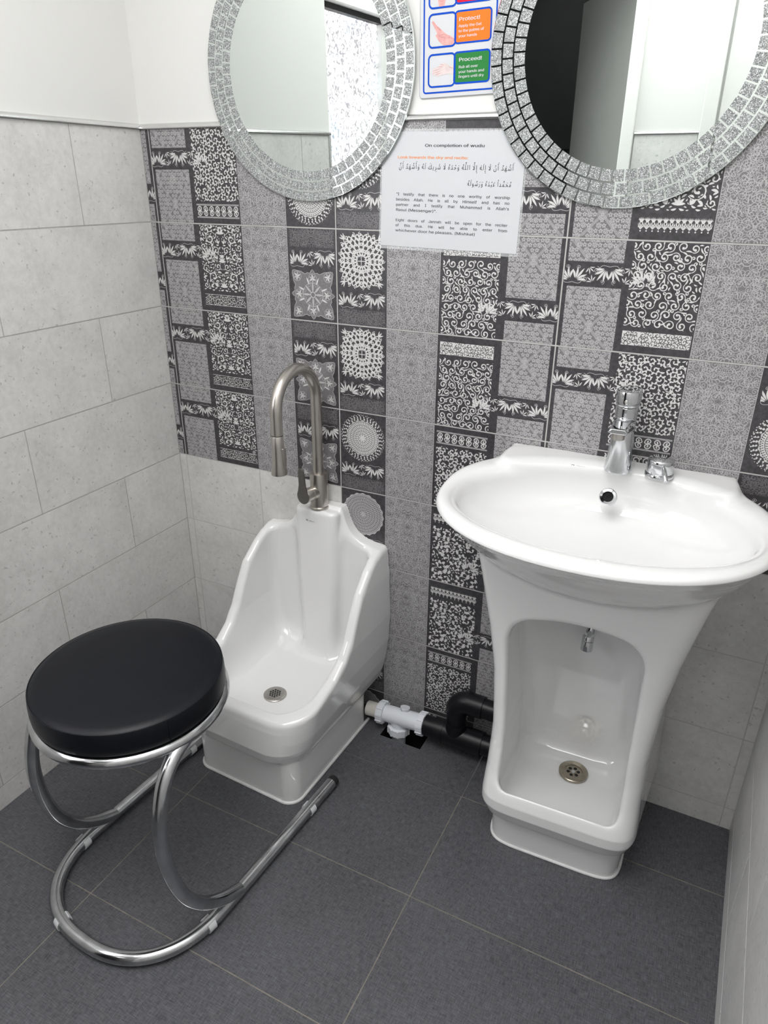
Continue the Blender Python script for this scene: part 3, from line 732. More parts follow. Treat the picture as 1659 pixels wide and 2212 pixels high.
def m_lace(x0, y0, x1, y1, fine=False, seed=0):
    """round lace doily"""
    o = Orn((x0, y0, x1, y1)); xc, yc = (x0 + x1) / 2, (y0 + y1) / 2; R = min(x1 - x0, y1 - y0) / 2; rnd = np.random.RandomState(seed)
    a = np.linspace(0, 2 * PI, 81); base = 0.96 if fine else 0.74; r = R * (base + 0.025 * np.cos(20 * a)); P = np.stack([xc + r * np.cos(a), yc + r * np.sin(a)], 1)
    c2 = np.stack([xc + 0.1 * r * np.cos(a), yc + 0.1 * r * np.sin(a)], 1); i = np.arange(80); ground = LINE if fine else LIGHT
    o.quads(np.concatenate([P, c2]), np.stack([i, i + 1, i + 82, i + 81], 1), ground); o.dot((xc, yc), R * 0.13, ground, 9)
    rr = R * 0.10; row = 0
    while rr < R * (base - 0.05):           # pierced rows of small petals
        n = max(6, int(2 * PI * rr / 4.3)); wob = rnd.uniform(0.3, 0.8)
        for k in range(n):
            a_ = (k + 0.5 * (row % 2)) * 2 * PI / n; c = np.array((xc + rr * math.cos(a_), yc + rr * math.sin(a_)))
            for e_ in ((-wob, wob) if row % 2 else (0.0,)): o.leaf(c, a_ + e_, 3.6, 1.5 if row % 2 else 1.9, DARK, n=4, curv=-e_)
        rr += 3.7; row += 1
    for k in range(6):
        rr = R * (0.2 + 0.13 * k)
        if rr < R * base: o.ring((xc, yc), rr, 0.8, ground, 40)
    if not fine:
        for rr, n, ds in ((0.80, 34, 2.2), (0.88, 38, 1.9), (0.95, 42, 1.6), (0.985, 42, 1.0)):
            for k in range(n):
                a_ = (k + 0.5 * (int(rr * 100) % 2)) * 2 * PI / n + rnd.uniform(-0.02, 0.02); o.dot((xc + R * rr * math.cos(a_), yc + R * rr * math.sin(a_)), ds * rnd.uniform(0.8, 1.15), LIGHT, 5)
                if rr < 0.9: o.leaf((xc + R * (rr - 0.04) * math.cos(a_), yc + R * (rr - 0.04) * math.sin(a_)), a_ + 0.5, 6.5, 1.5, LIGHT, curv=-0.9, n=5)
    return o.done()
def m_sband(x0, y0, x1, y1, ink=LIGHT):
    """band of interlocking S-scrolls between two rules"""
    o = Orn((x0, y0, x1, y1)); h = y1 - y0
    for yy in (y0 + 0.7, y0 + 2.6, y1 - 0.7, y1 - 2.6): o.rib([(x0, yy), (x1, yy)], 0.9, ink)
    n = max(3, int(round((x1 - x0) / (h * 0.58)))); p = (x1 - x0) / n; r = h * 0.215
    for k in range(n):
        c = x0 + (k + 0.5) * p; yt, yb = y1 - h * 0.345, y0 + h * 0.345; d = 1 if k % 2 else -1
        o.spiral((c - d * p * 0.06, yt), r, 1.4, PI * (0 if d > 0 else 1), d * 1.15, 2.1, 2.4, ink, ball=1.5, n=15)
        o.spiral((c + d * p * 0.06, yb), r, 1.4, PI * (1 if d > 0 else 0), d * 1.15, 2.1, 2.4, ink, ball=1.5, n=15)
        o.rib(curve_pts([(c + d * r * 0.9, yt), (c + d * p * 0.30, (yt + yb) / 2 + 1), (c - d * p * 0.30, (yt + yb) / 2 - 1), (c - d * r * 0.9, yb)], 5), 2.1, ink)
    return o.done()
def m_panel(x0, y0, x1, y1, seed, pale=True):
    """narrow panel, pale ground with dark curls (or the reverse)"""
    o = Orn((x0, y0, x1, y1)); R = np.random.RandomState(seed); h = y1 - y0
    ink = DARK if pale else LIGHT
    if pale: o.rect_(x0, y0, x1, y1, LIGHT)
    if not pale:
        for yy in (y0 + 0.6, y1 - 0.6): o.rib([(x0, yy), (x1, yy)], 1.0, LIGHT)
    n = int((x1 - x0) / (h * 0.24)); rows = 3 if pale else 2
    for k in range(n * rows // 2):
        c = np.array((x0 + (k + 0.5) * (x1 - x0) / (n * rows // 2), y0 + h * ((k % rows) + 0.5) / rows + R.uniform(-1.2, 1.2))); d = 1 if k % 2 else -1; a = R.uniform(0, 6)
        P = o.spiral(c, h * 0.24, 1.0, a, d * 1.3, 0.9, 1.4, ink, n=14)
        for q in range(1, 9, 2):
            aa = math.atan2(P[q][1] - c[1], P[q][0] - c[0]); o.leaf(P[q], aa - d * 0.8, h * 0.2, 1.6, ink, curv=d, n=4)
    return o.done()
def m_laceband(x0, y0, x1, y1, seed=1):
    o = Orn((x0, y0, x1, y1)); h = y1 - y0; n = int((x1 - x0) / (h * 0.32)); p = (x1 - x0) / n
    for k in range(n):
        c = x0 + (k + 0.5) * p
        for v, L2 in ((0.18, 0.5), (0.55, 0.36)):
            for e in (-0.7, -0.25, 0.25, 0.7): o.leaf((c, y0 + h * v), PI / 2 + e, h * L2 * 0.85, 1.6, LIGHT, curv=-e, n=5)
        o.dot((c, y0 + h * 0.10), 1.4, LIGHT, 5); o.ring((c, y0 + h * 0.5), h * 0.10, 0.9, LIGHT, 8)
    o.rib([(x0, y0 + h * 0.32), (x1, y0 + h * 0.32)], 0.9, LIGHT); o.rib([(x0, y0 + h * 0.72), (x1, y0 + h * 0.72)], 0.9, LIGHT)
    return o.done()

_cache = {}
def cached(fn, *a):
    k = (fn.__name__,) + tuple(round(v, 2) if isinstance(v, float) else v for v in a)
    if k not in _cache: _cache[k] = fn(*a)
    return _cache[k]
def tile_A(var):
    """left-hand tile: lace, damask, curls, dark bands; var = (damask kind, band kind, medallion kind)"""
    H = 200.0; L = []
    L += [cached(m_diamond, 6., H * 0.80, 108., H, 41.), cached(m_diamond, 9., 0., 110., H * 0.575, 41.)]
    kind, band, med = var
    y0 = H * 0.245
    L.append({'damask': lambda: cached(m_damask, 123., y0, 246., H - 1), 'foliage': lambda: cached(m_foliage, 123., y0, 246., H - 1, 5),
              'scroll': lambda: cached(m_scroll, 123., y0, 246., H - 1, 8)}[kind]())
    L.append({'panel': lambda: cached(m_panel, 123., H * 0.075, 245., H * 0.205, 3, False), 'pale': lambda: cached(m_panel, 123., H * 0.075, 245., H * 0.205, 4, True),
              's': lambda: cached(m_sband, 123., H * 0.065, 245., H * 0.215), 'lace': lambda: cached(m_laceband, 123., H * 0.065, 245., H * 0.215)}[band]())
    L.append(('ground', 0., H * 0.585, 120., H * 0.79)); L.append(cached(m_vine, 2., H * 0.60, 166., H * 0.775, 2))
    L.append(cached(m_swirl, 248., 0., 372., H, 11))
    if med == 'star':
        L.append(cached(m_swirl, 378., H * 0.80, 492., H - 2, 21, FADE, 1.3, None, 15.)); L.append(cached(m_vine, 378., H * 0.585, 494., H * 0.775, 3))
        L.append(cached(m_star, 378., H * 0.02, 492., H * 0.57))
    else:
        L.append(cached(m_lace, 376., H * 0.02, 494., H * 0.62)); L.append(cached(m_vine, 378., H * 0.66, 494., H * 0.84, 3))
    return L
def tile_B(var):
    """right-hand tile: medallion, curls, scrolls, lace"""
    H = 200.0; L = []; kind, band, med = var
    y1 = H * 0.755
    if med == 'square': L.append(cached(m_mandala, 4., H * 0.385, 120., H * 0.985))
    elif med == 'lace': L.append(cached(m_lace, 3., H * 0.385, 121., H * 0.985))
    else: L.append(cached(m_lace, 3., H * 0.385, 121., H * 0.985, True))
    L.append(cached(m_vine, 4., H * 0.185, 120., H * 0.365, 4)); L.append(cached(m_swirl, 4., 2., 120., H * 0.175, 22, FADE, 1.3, None, 15.))
    L.append(cached(m_swirl, 124., 0., 246., H, 11))
    L.append({'foliage': lambda: cached(m_foliage, 252., 1., 372., y1, 6), 'bigleaf': lambda: cached(m_foliage, 252., 1., 372., y1, 9, LIGHT, 36.0, 1.2),
              'scroll': lambda: cached(m_scroll, 252., 1., 372., y1, 8)}[kind]())
    L.append({'pale': lambda: cached(m_panel, 252., H * 0.79, 372., H * 0.925, 4, True), 's': lambda: cached(m_sband, 252., H * 0.785, 372., H * 0.935),
              'lace': lambda: cached(m_laceband, 252., H * 0.785, 372., H * 0.935)}[band]())
    L += [cached(m_diamond, 388., H * 0.425, 489., H, 157.), cached(m_diamond, 390., 0., 491., H * 0.20, 157.)]
    L.append(('ground', 380., H * 0.21, 498., H * 0.415)); L.append(cached(m_vine, 332., H * 0.225, 496., H * 0.40, 2))
    return L
A_VARS = [('foliage', 's', 'lace'), ('damask', 'panel', 'star'), ('damask', 'panel', 'star'), ('damask', 'panel', 'star')]
A3_VARS = [('damask', 'lace', 'star'), ('scroll', 'pale', 'lace'), ('foliage', 's', 'lace'), ('scroll', 's', 'star')]
B_VARS = [('bigleaf', 'lace', 'lace'), ('scroll', 'pale', 'square'), ('scroll', 'pale', 'square'), ('foliage', 's', 'lace'), ('bigleaf', 'lace', 'fine'),
          ('bigleaf', 'lace', 'fine'), ('foliage', 's', 'fine'), ('foliage', 's', 'fine')]

X1, TW = 0.0267, 0.49804
YT = -0.0035                                # tile faces
allV, allQ, allM = [], [], []; nV = 0
def push(V, Q, M):
    global nV
    allV.append(np.asarray(V, float)); allQ.append(np.asarray(Q, int) + nV); allM.append(np.asarray(M, int)); nV += len(V)
# material slots: 0 paint 1 grout 2 grey tile 3 charcoal 4 mid grey 5 pale line 6 off-white 7 faded
SLOT = {DARK: 3, GREY: 4, LINE: 5, LIGHT: 6, FADE: 7}
HGT = {DARK: 0.00026, GREY: 0.00006, LINE: 0.00020, LIGHT: 0.00022, FADE: 0.00014}
def wallquad(x0, x1, z0, z1, y, m): push([(x0, y, z0), (x1, y, z0), (x1, y, z1), (x0, y, z1)], [(0, 1, 2, 3)], [m])
def wallbox(x0, x1, z0, z1, y1, m):
    V = [(x0, 0, z0), (x1, 0, z0), (x1, 0, z1), (x0, 0, z1), (x0, y1, z0), (x1, y1, z0), (x1, y1, z1), (x0, y1, z1)]
    push(V, [(4, 5, 6, 7), (0, 1, 5, 4), (1, 2, 6, 5), (2, 3, 7, 6), (3, 0, 4, 7)], [m] * 5)
wallquad(0, XR, 0, ZT, -0.0031, 1); wallquad(0, XR, ZT, HC, -0.002, 0)
def put_tile(items, xa, xb, zlo, zhi, zt):
    """items in tile mm; tile spans xa (u=0) .., rows zlo..zhi shown, zt = tile top"""
    sx = TW / 498.0; zb = zt - RH
    for it in items:
        if isinstance(it[0], str):
            V = np.array([(it[1], it[2]), (it[3], it[2]), (it[3], it[4]), (it[1], it[4])]); V = np.column_stack([V, np.zeros(4)]); Q = np.array([(0, 1, 2, 3)]); M = np.array([DARK]); lift = -0.00016
        else: V, Q, M = it; lift = 0.0
        x = xa[0] + (V[:, 0] - xa[1]) * sx; z = zb + V[:, 1] / 1000.0
        x = np.clip(x, xb[0], xb[1]); z = np.clip(z, zlo, zhi)
        q = np.stack([x[Q], z[Q]], -1); ar = 0.5 * np.abs((q[:, 2, 0] - q[:, 0, 0]) * (q[:, 3, 1] - q[:, 1, 1]) - (q[:, 3, 0] - q[:, 1, 0]) * (q[:, 2, 1] - q[:, 0, 1]))
        for ink in np.unique(M):
            k = (M == ink) & (ar > 1e-9)
            if not k.any(): continue
            Qk = Q[k]; used, inv = np.unique(Qk, return_inverse=True)
            y = YT - HGT[ink] - lift - V[used, 2]
            push(np.stack([x[used], y, z[used]], 1), inv.reshape(Qk.shape), np.full(len(Qk), SLOT[ink]))
for k in range(8):
    z1, z0 = ROWZ[k], ROWZ[k + 1]
    for col in range(-1, 4):
        x0 = X1 + col * TW; x1 = x0 + TW
        xa, xb = max(x0 + J, 0.004), min(x1 - J, XR - 0.004)
        za, zb = z0 + J, z1 - J
        if col in (0, 2, 3, -1) and k >= 4:         # plain grey tiles low down on both sides
            if col in (0, 2):
                jn = [x0, x0 + TW / 2, x1] if k % 2 == 0 else [x0, x1]
                for a, c in zip(jn[:-1], jn[1:]): wallbox(max(a + J, 0.004), c - J, za, zb, YT, 2)
            else: wallbox(xa, xb, za, zb, YT, 2)
            continue
        wallbox(xa, xb, za, zb, YT, 3)
        if col in (0, 2): items = tile_A(A_VARS[k] if col == 0 else A3_VARS[k])
        else: items = tile_B(B_VARS[k])
        put_tile(items, (x0, 0.0), (xa + 0.0005, xb - 0.0005), za + 0.0004, zb - 0.0004, z1)
wall_back = struct(fast_obj('wall_back', np.concatenate(allV), np.concatenate(allQ), np.concatenate(allM), [M_paint, M_grout, M_tile, W_dark, W_grey, W_line, W_light, W_fade]))

# ------------------------------------------------------------------ ceramic shapes: implicit solids, skinned with surface nets
def smax(a, b, k):
    h = np.clip(0.5 + 0.5 * (a - b) / k, 0, 1); return b * (1 - h) + a * h + k * h * (1 - h)
def smin(a, b, k): return -smax(-a, -b, k)
def surface_net(f, lo, hi, h):
    lo = np.array(lo, float); n = np.ceil((np.array(hi) - lo) / h).astype(int) + 1
    ax = [lo[i] + h * np.arange(n[i]) for i in range(3)]
    X, Y, Z = np.meshgrid(*ax, indexing='ij'); D = f(X, Y, Z).astype(np.float32); del X, Y, Z
    s = D < 0; nx, ny, nz = n
    cnt = np.zeros((nx - 1, ny - 1, nz - 1), np.int8); pos = np.zeros((nx - 1, ny - 1, nz - 1, 3), np.float32)
    offs = [(i, j, k) for i in (0, 1) for j in (0, 1) for k in (0, 1)]
    def sub(A, o): return A[o[0]:o[0] + nx - 1, o[1]:o[1] + ny - 1, o[2]:o[2] + nz - 1]
    for a in offs:
        for d in range(3):
            if a[d]: continue
            b = list(a); b[d] = 1
            A, B = sub(D, a), sub(D, b); m = (A < 0) != (B < 0)
            t = np.where(m, A / np.where(m, A - B, 1), 0)
            cnt += m
            for k in range(3): pos[..., k] += np.where(m, a[k] + (t if k == d else 0), 0)
    act = cnt > 0; idx = -np.ones(act.shape, np.int64); ii = np.argwhere(act); idx[act] = np.arange(len(ii))
    V = lo + h * (ii + pos[act] / cnt[act][:, None])
    Q = []
    for d in range(3):
        e1, e2 = (d + 1) % 3, (d + 2) % 3
        sl0 = [slice(1, n[k] - 1) for k in range(3)]; sl0[d] = slice(0, n[d] - 1); sl1 = list(sl0); sl1[d] = slice(1, n[d])
        A, B = s[tuple(sl0)], s[tuple(sl1)]; g = np.argwhere(A != B); inside = A[A != B]
        base = g + np.array([0 if k == d else 1 for k in range(3)])
        def cell(o1, o2):
            c = base.copy(); c[:, e1] += o1; c[:, e2] += o2; return idx[c[:, 0], c[:, 1], c[:, 2]]
        q = np.stack([cell(-1, -1), cell(0, -1), cell(0, 0), cell(-1, 0)], 1)
        q = np.where(inside[:, None], q, q[:, ::-1]); Q.append(q)
    Q = np.concatenate(Q); Q = Q[(Q >= 0).all(1)]
    e = h * 0.4
    def grad(V):
        g = np.stack([(f(*(V + np.eye(3)[k] * e).T) - f(*(V - np.eye(3)[k] * e).T)) / (2 * e) for k in range(3)], 1); return g
    for _ in range(3):
        g = grad(V); d = f(*V.T); L2 = (g * g).sum(1) + 1e-9
        step = -(d / L2)[:, None] * g; ln = np.linalg.norm(step, axis=1, keepdims=True); V = V + step * np.minimum(1, h * 0.4 / (ln + 1e-12))
    g = grad(V); nrm = g / (np.linalg.norm(g, axis=1, keepdims=True) + 1e-12)
    return V, Q, nrm
def ceramic(name, f, lo, hi, h, parent):
    """f works in (X, Y = distance out from the wall, Z); the mesh uses y = -Y"""
    V, Q, nr = surface_net(f, lo, hi, h)
    V = V * np.array([1, -1, 1]); nr = nr * np.array([1, -1, 1]); Q = Q[:, ::-1]
    o = fast_obj(name, V, Q, None, [M_ceramic], parent); me = o.data
    me.polygons.foreach_set('use_smooth', np.ones(len(Q), bool))
    me.normals_split_custom_set_from_vertices(nr.tolist()); me.update()
    return o
def rbox(dx, dy, r):
    return np.minimum(np.maximum(dx + r, dy + r), 0) + np.hypot(np.maximum(dx + r, 0), np.maximum(dy + r, 0)) - r

# --- low foot-washing basin under the tall tap
def foot_basin_f(X, Y, Z):
    aX = np.abs(X)
    Wd = np.interp(Z, [0.10, 0.12, 0.15, 0.19, 0.25, 0.33, 0.45, 0.54], [0.146, 0.156, 0.166, 0.175, 0.183, 0.187, 0.184, 0.176])
    F = np.interp(Z, [0.10, 0.13, 0.16, 0.22, 0.30], [0.408, 0.424, 0.430, 0.422, 0.405])
    body = rbox(aX - Wd, Y - F, 0.085)
    body = smax(body, np.interp(Y, [0, 0.1, 0.25, 0.45], [0.088, 0.10, 0.112, 0.12]) - Z, 0.02)
    R = np.interp(Y, [0, 0.03, 0.06, 0.09, 0.135, 0.165, 0.19, 0.22, 0.26, 0.32, 0.40, 0.45], [0.526, 0.524, 0.515, 0.497, 0.458, 0.405, 0.355, 0.316, 0.288, 0.268, 0.250, 0.246])
    R = np.where(Y < 0.05, R + 0.085 * np.exp(-np.maximum(aX - 0.060, 0) / 0.028) * np.clip((0.05 - Y) / 0.02, 0, 1), R)
    sl = np.interp(Y, [0, 0.06, 0.13, 0.19, 0.26, 0.34], [1, 0.9, 0.6, 0.52, 0.85, 1])
    body = smax(body, (Z - R) * sl, 0.014)
    Wi = Wd - np.interp(Z, [0.2, 0.3, 0.5], [0.036, 0.030, 0.026])
    cav = rbox(aX - Wi, Y - (F - 0.030), 0.075)
    cav = smax(cav, 0.036 - Y, 0.03)
    floor = 0.176 + 0.10 * np.maximum(0.10 - Y, 0) + 0.4 * X * X
    cav = smax(cav, floor - Z, 0.055)
    body = smax(body, -cav, 0.014)
    # tap column: square block on top, rounded rib running down into the bowl
    hw = np.interp(Z, [0.18, 0.30, 0.50, 0.55, 0.62], [0.048, 0.054, 0.061, 0.065, 0.062])
    dp = np.interp(Z, [0.18, 0.40, 0.53, 0.60], [0.074, 0.070, 0.064, 0.062])
    col = rbox(aX - hw, Y - dp, 0.022)
    col = smax(col, Z - 0.609, 0.012); col = smax(col, 0.17 - Z, 0.01)
    body = smin(body, col, 0.03)
    pl = rbox(aX - 0.148, np.abs(Y - 0.225) - 0.178, 0.035); pl = smax(pl, Z - 0.14, 0.004); pl = np.maximum(pl, -Z)
    body = smin(body, pl, 0.008)
    return np.maximum(body, 0.0045 + X * math.tan(math.radians(-2.0)) - Y)
FB = thing('foot_basin', 'low white ceramic foot-washing basin with open scooped front beneath the tall gooseneck tap', 'foot basin', (0.480, 0, 0), math.radians(-2.0))
ceramic('basin_body', foot_basin_f, (-0.205, -0.003, -0.006), (0.205, 0.45, 0.63), 0.0032, FB)
def bead(name, hx, y0, y1, r, parent, rad=0.0042):
    P = []
    for cx, cy, a0 in ((hx - r, y1 - r, 0), (-hx + r, y1 - r, PI / 2)):
        for a in np.linspace(a0, a0 + PI / 2, 8): P.append((cx + r * math.cos(a), -(cy + r * math.sin(a)), 0.002))
    P = [(hx, -y0, 0.002)] + P + [(-hx, -y0, 0.002)]
    mb = MB(); mb.tube(P, rad, 8); return mb.build(name, M_sealant, parent)
bead('sealant_bead', 0.149, 0.05, 0.404, 0.035, FB)
def grate(parent, c, r, holes, hr, dished, tilt=(0, 0, 1), mats=None):
    mb = MB()
    if dished:
        mb.lathe([(r, -0.004), (r, 0.0006), (r * 0.96, 0.0016), (r * 0.66, 0.0012), (r * 0.62, 0.0004), (r * 0.60, -0.0014), (r * 0.58, -0.0014), (0.0001, -0.0014)], c, tilt, 40)
    else:
        mb.lathe([(r, -0.004), (r, 0.0006), (r * 0.95, 0.0018), (r * 0.6, 0.0026), (0.0001, 0.0028)], c, tilt, 40)
    g = mb.build('drain_grate', mats or M_steel, parent)
    mb = MB(); z = -0.0011 if dished else 0.0030
    ax = Vector(tilt).normalized()
    for (u, v) in holes: mb.lathe([(hr, z - 0.001), (hr, z), (0.0001, z)], Vector(c) + Vector((u, v, 0)), tilt, 14)
    mb.build('drain_holes', M_black, g)
    return g
hol = []
for j in range(-2, 3):
    for i in range(-2, 3):
        u, v = (i + (0.5 if j % 2 else 0)) * 0.0066, j * 0.0058
        if math.hypot(u, v) < 0.0155: hol.append((u, v))
grate(FB, (0.000, -0.262, 0.1785), 0.0290, hol, 0.0025, False)
def maker_mark(parent, c, ux, uz, s):
    """little keyhole-arch emblem and an unreadable word line"""
    c, ux, uz = Vector(c), Vector(ux).normalized(), Vector(uz).normalized(); nn = ux.cross(uz)
    def fr(u, v, h): p = c + ux * u * s + uz * v * s + nn * h; return tuple(p)
    mb = MB(); outer = [(math.cos(a), math.sin(a)) for a in np.linspace(-0.25 * PI, 1.25 * PI, 20)]
    inner = [(0.45 * math.cos(a), 0.45 * math.sin(a) - 0.05) for a in np.linspace(-0.25 * PI, 1.25 * PI, 20)]
    V = [fr(u, v, 0.0004) for u, v in outer] + [fr(u, v, 0.0004) for u, v in inner]
    mb.add(V, [(i, i + 1, 21 + i, 20 + i) for i in range(19)], 0, False)
    for q in range(9):
        u0 = 2.3 + q * 0.62; mb.add([fr(u0, -0.35, 0.0004), fr(u0 + 0.42, -0.35, 0.0004), fr(u0 + 0.42, 0.22, 0.0004), fr(u0, 0.22, 0.0004)], [(0, 1, 2, 3)], 0 if q < 4 else 1, False)
    return mb.build('printed_mark', [M_ink, M_ghost], parent)
maker_mark(FB, (-0.018, -0.0655, 0.5795), (1, 0, 0), (0, -0.06, 1), 0.0028)

# --- tall brushed-nickel tap
TP = thing('mixer_tap', 'tall brushed nickel gooseneck pull-down tap standing on the foot basin', 'tap', (0.480, -0.036, 0.6095))
mb = MB(); mb.lathe([(0.0255, 0), (0.0255, 0.004), (0.0245, 0.0055), (0.0222, 0.006), (0.0222, 0.090), (0.0215, 0.0925), (0.0140, 0.093)], (0, 0, 0), n=40); mb.build('tap_body', M_nickel, TP)
sd = Vector((-0.20, -0.975, 0.06)).normalized()
mb = MB(); mb.lathe([(0.0170, 0.0), (0.0170, 0.030), (0.0163, 0.0305), (0.0163, 0.0325), (0.0172, 0.033), (0.0172, 0.052), (0.0165, 0.053)], Vector((0, 0, 0.043)), sd, 36, up=(0, 0, 1)); mb.build('handle_stub', M_nickel, TP)
lv = MB(); c0 = Vector((0, 0, 0.043)) + sd * 0.0535; up = Vector((0, 0, 1)); up = (up - sd * up.dot(sd)).normalized(); sx = up.cross(sd)
ol = [(0.019 * math.cos(a), 0.019 * math.sin(a)) for a in np.linspace(PI * 0.80, PI * 2.20, 24)]
ol += [(0.0105, 0.030), (0.0095, 0.062)] + [(0.0085 * math.cos(a), 0.066 + 0.0085 * math.sin(a)) for a in np.linspace(0.2, PI - 0.2, 9)] + [(-0.0095, 0.062), (-0.0105, 0.030)]
lv.prism(ol, lambda u, v, h: tuple(c0 + sx * u + up * v + sd * (h + 0.12 * max(v, 0))), 0.005); lv.build('lever_handle', M_nickeldark, TP, bevel=0.0012)
arc = [(0, 0, 0.088), (0, 0, 0.15), (0, 0, 0.22), (0, 0, 0.268)]
Rn = 0.0815
arc += [(0, -Rn + Rn * math.cos(a), 0.286 + Rn * 0.98 * math.sin(a)) for a in np.linspace(0.02, PI, 30)]
arc += [(0, -2 * Rn, 0.268), (0, -2 * Rn - 0.0005, 0.2385)]
mb = MB(); mb.tube(arc, 0.0133, 28); mb.build('spout', M_nickel, TP)
mb = MB(); mb.lathe([(0.0133, 0), (0.0138, -0.001), (0.0140, -0.03), (0.0152, -0.062), (0.0182, -0.088), (0.0180, -0.0905), (0.015, -0.0905), (0.0145, -0.086), (0.0001, -0.086)], (0, -2 * Rn - 0.0005, 0.237), n=36)
sp = mb.build('spray_head', M_nickel, TP)
mb = MB(); mb.box((0.0125, -2 * Rn - 0.005, 0.165), (0.0178, -2 * Rn + 0.006, 0.210)); mb.build('spray_button', M_nickel, sp, bevel=0.002)

# --- washbasin with a foot bay in its pedestal
def wash_f(X0, Y, Z):
    X = X0 - 0.009 * np.clip(1 - Z / 0.55, 0, 1)
    aX = np.abs(X)
    A = np.interp(Z, [0, 0.072, 0.082, 0.10, 0.135, 0.20, 0.30, 0.43, 0.53, 0.60, 0.66, 0.72, 0.80],
                  [0.143, 0.146, 0.147, 0.156, 0.166, 0.163, 0.161, 0.170, 0.186, 0.202, 0.216, 0.232, 0.240])
    A = A + 0.020 * np.clip(1 - Y / 0.22, 0, 1) * np.clip((0.66 - Z) / 0.1, 0, 1) * np.clip((Z - 0.02) / 0.1, 0.5, 1)
    F = np.interp(Z, [0, 0.072, 0.082, 0.10, 0.13, 0.155, 0.18, 0.21, 0.26, 0.35, 0.45, 0.57, 0.63, 0.70, 0.80],
                  [0.274, 0.277, 0.282, 0.300, 0.312, 0.312, 0.302, 0.288, 0.272, 0.256, 0.246, 0.239, 0.238, 0.236, 0.232])
    yn = np.maximum(Y - 0.13, 0) / (F - 0.13)
    ped = ((aX / A) ** 7 + yn ** 7 + 1e-12) ** (1 / 7) - 1
    ped = smax(ped * np.minimum(A, F - 0.13), Z - 0.80, 0.01)
    A = np.interp(Z, [0.60, 0.63, 0.647, 0.67, 0.70, 0.73, 0.76, 0.78, 0.80, 0.812, 0.824, 0.84],
                  [0.02, 0.10, 0.150, 0.192, 0.226, 0.248, 0.263, 0.271, 0.280, 0.287, 0.293, 0.291])
    F = np.interp(Z, [0.60, 0.63, 0.647, 0.67, 0.70, 0.73, 0.76, 0.785, 0.80, 0.812, 0.824, 0.832, 0.84],
                  [0.13, 0.205, 0.240, 0.272, 0.308, 0.342, 0.378, 0.408, 0.430, 0.448, 0.466, 0.466, 0.460])
    Cc = np.interp(Z, [0.6, 0.70, 0.78], [0.10, 0.17, 0.212]); yy = Y - Cc
    yn = np.where(yy > 0, yy / (F - Cc), yy / 0.235)
    d = ((aX / A) ** 2.2 + np.abs(yn) ** 2.2 + 1e-12) ** (1 / 2.2) - 1
    d = smin(d * np.minimum(A, F - Cc) * 0.8, ped, 0.010)
    d = smax(d, Z - 0.837, 0.012); d = np.maximum(d, -Z)
    dk = rbox(aX - 0.221, Y - 0.105, 0.03); dk = smax(dk, Z - 0.848, 0.010); dk = smax(dk, 0.79 - Z, 0.03)
    d = smin(d, dk, 0.022)
    dv = np.maximum(0.842 - Z, 0); r = np.sqrt((X / 0.259) ** 2 + ((Y - (0.236 - 0.30 * dv)) / 0.178) ** 2 + 1e-9)
    bowl = ((r ** 2.6 + (dv / 0.118) ** 2.6) ** (1 / 2.6) - 1) * 0.15
    d = smax(d, -bowl, 0.026)
    top = 0.586 - 1.5 * X * X
    bay = smax(np.abs(X + 0.008 * np.clip((Z - 0.25) / 0.3, 0, 1)) - np.interp(Z, [0.12, 0.3, 0.58], [0.124, 0.124, 0.133]), Z - top, 0.05)
    bay = smax(bay, np.interp(Z, [0.1, 0.2, 0.35, 0.58], [0.04, 0.05, 0.075, 0.11]) - Y, 0.055)
    bay = smax(bay, 0.106 + 0.05 * np.abs(Y - 0.12) - Z, 0.055); bay = smax(bay, Y - 0.286 - 0.35 * np.maximum(Z - 0.15, 0), 0.03)
    d = smax(d, -bay, 0.013)
    return np.maximum(d, 0.0045 + X0 * math.tan(math.radians(2.1)) - Y)
WB = thing('washbasin', 'white ceramic pedestal washbasin with oval bowl and foot-wash bay in its pedestal', 'washbasin', (1.1745, 0, 0), math.radians(2.1))
ceramic('basin_body', wash_f, (-0.303, -0.003, -0.006), (0.303, 0.475, 0.856), 0.0034, WB)
P_ = [(0.009 + 0.1535, -0.012, 0.002), (0.009 + 0.150, -0.06, 0.002)]
for a in np.linspace(0, PI, 40):
    c_, s_ = math.cos(a), math.sin(a); P_.append((0.009 + 0.1440 * math.copysign(abs(c_) ** (2 / 7), c_), -(0.13 + 0.1450 * abs(s_) ** (2 / 7)), 0.002))
P_ += [(0.009 - 0.150, -0.06, 0.002), (0.009 - 0.1535, -0.012, 0.002)]
mb = MB(); mb.tube(P_, 0.0036, 8); mb.build('sealant_bead', M_sealant, WB)
hol = [(0.0115 * math.cos(a), 0.0115 * math.sin(a)) for a in np.arange(6) * PI / 3 + 0.3]
M_drainbrass = simple('tarnished_steel_drain', (0.40, 0.36, 0.29, 1), 0.3, 1.0, noise=0.2, scale=70)
g = grate(WB, (0.016, -0.108, 0.1130), 0.033, hol, 0.0040, True, mats=M_drainbrass)
mb = MB(); mb.lathe([(0.0045, -0.003), (0.0045, -0.0004), (0.0001, -0.0004)], (0.016, -0.108, 0.1130), n=16); mb.build('drain_screw', M_chrome, g)
# overflow ring on the back of the bowl
nv = Vector((0, -0.80, 0.45)).normalized()
mb = MB(); mb.lathe([(0.0095, 0.000), (0.0095, 0.004), (0.0105, 0.0055), (0.0150, 0.0045), (0.0170, 0.002), (0.0172, -0.004)], (0.0, -0.1005, 0.8035), nv, 36); ov = mb.build('overflow_ring', M_chrome, WB)
mb = MB(); mb.lathe([(0.0098, 0.0015), (0.0001, 0.0015)], (0.0, -0.1005, 0.8035), nv, 24); mb.build('overflow_hole', M_black, ov)
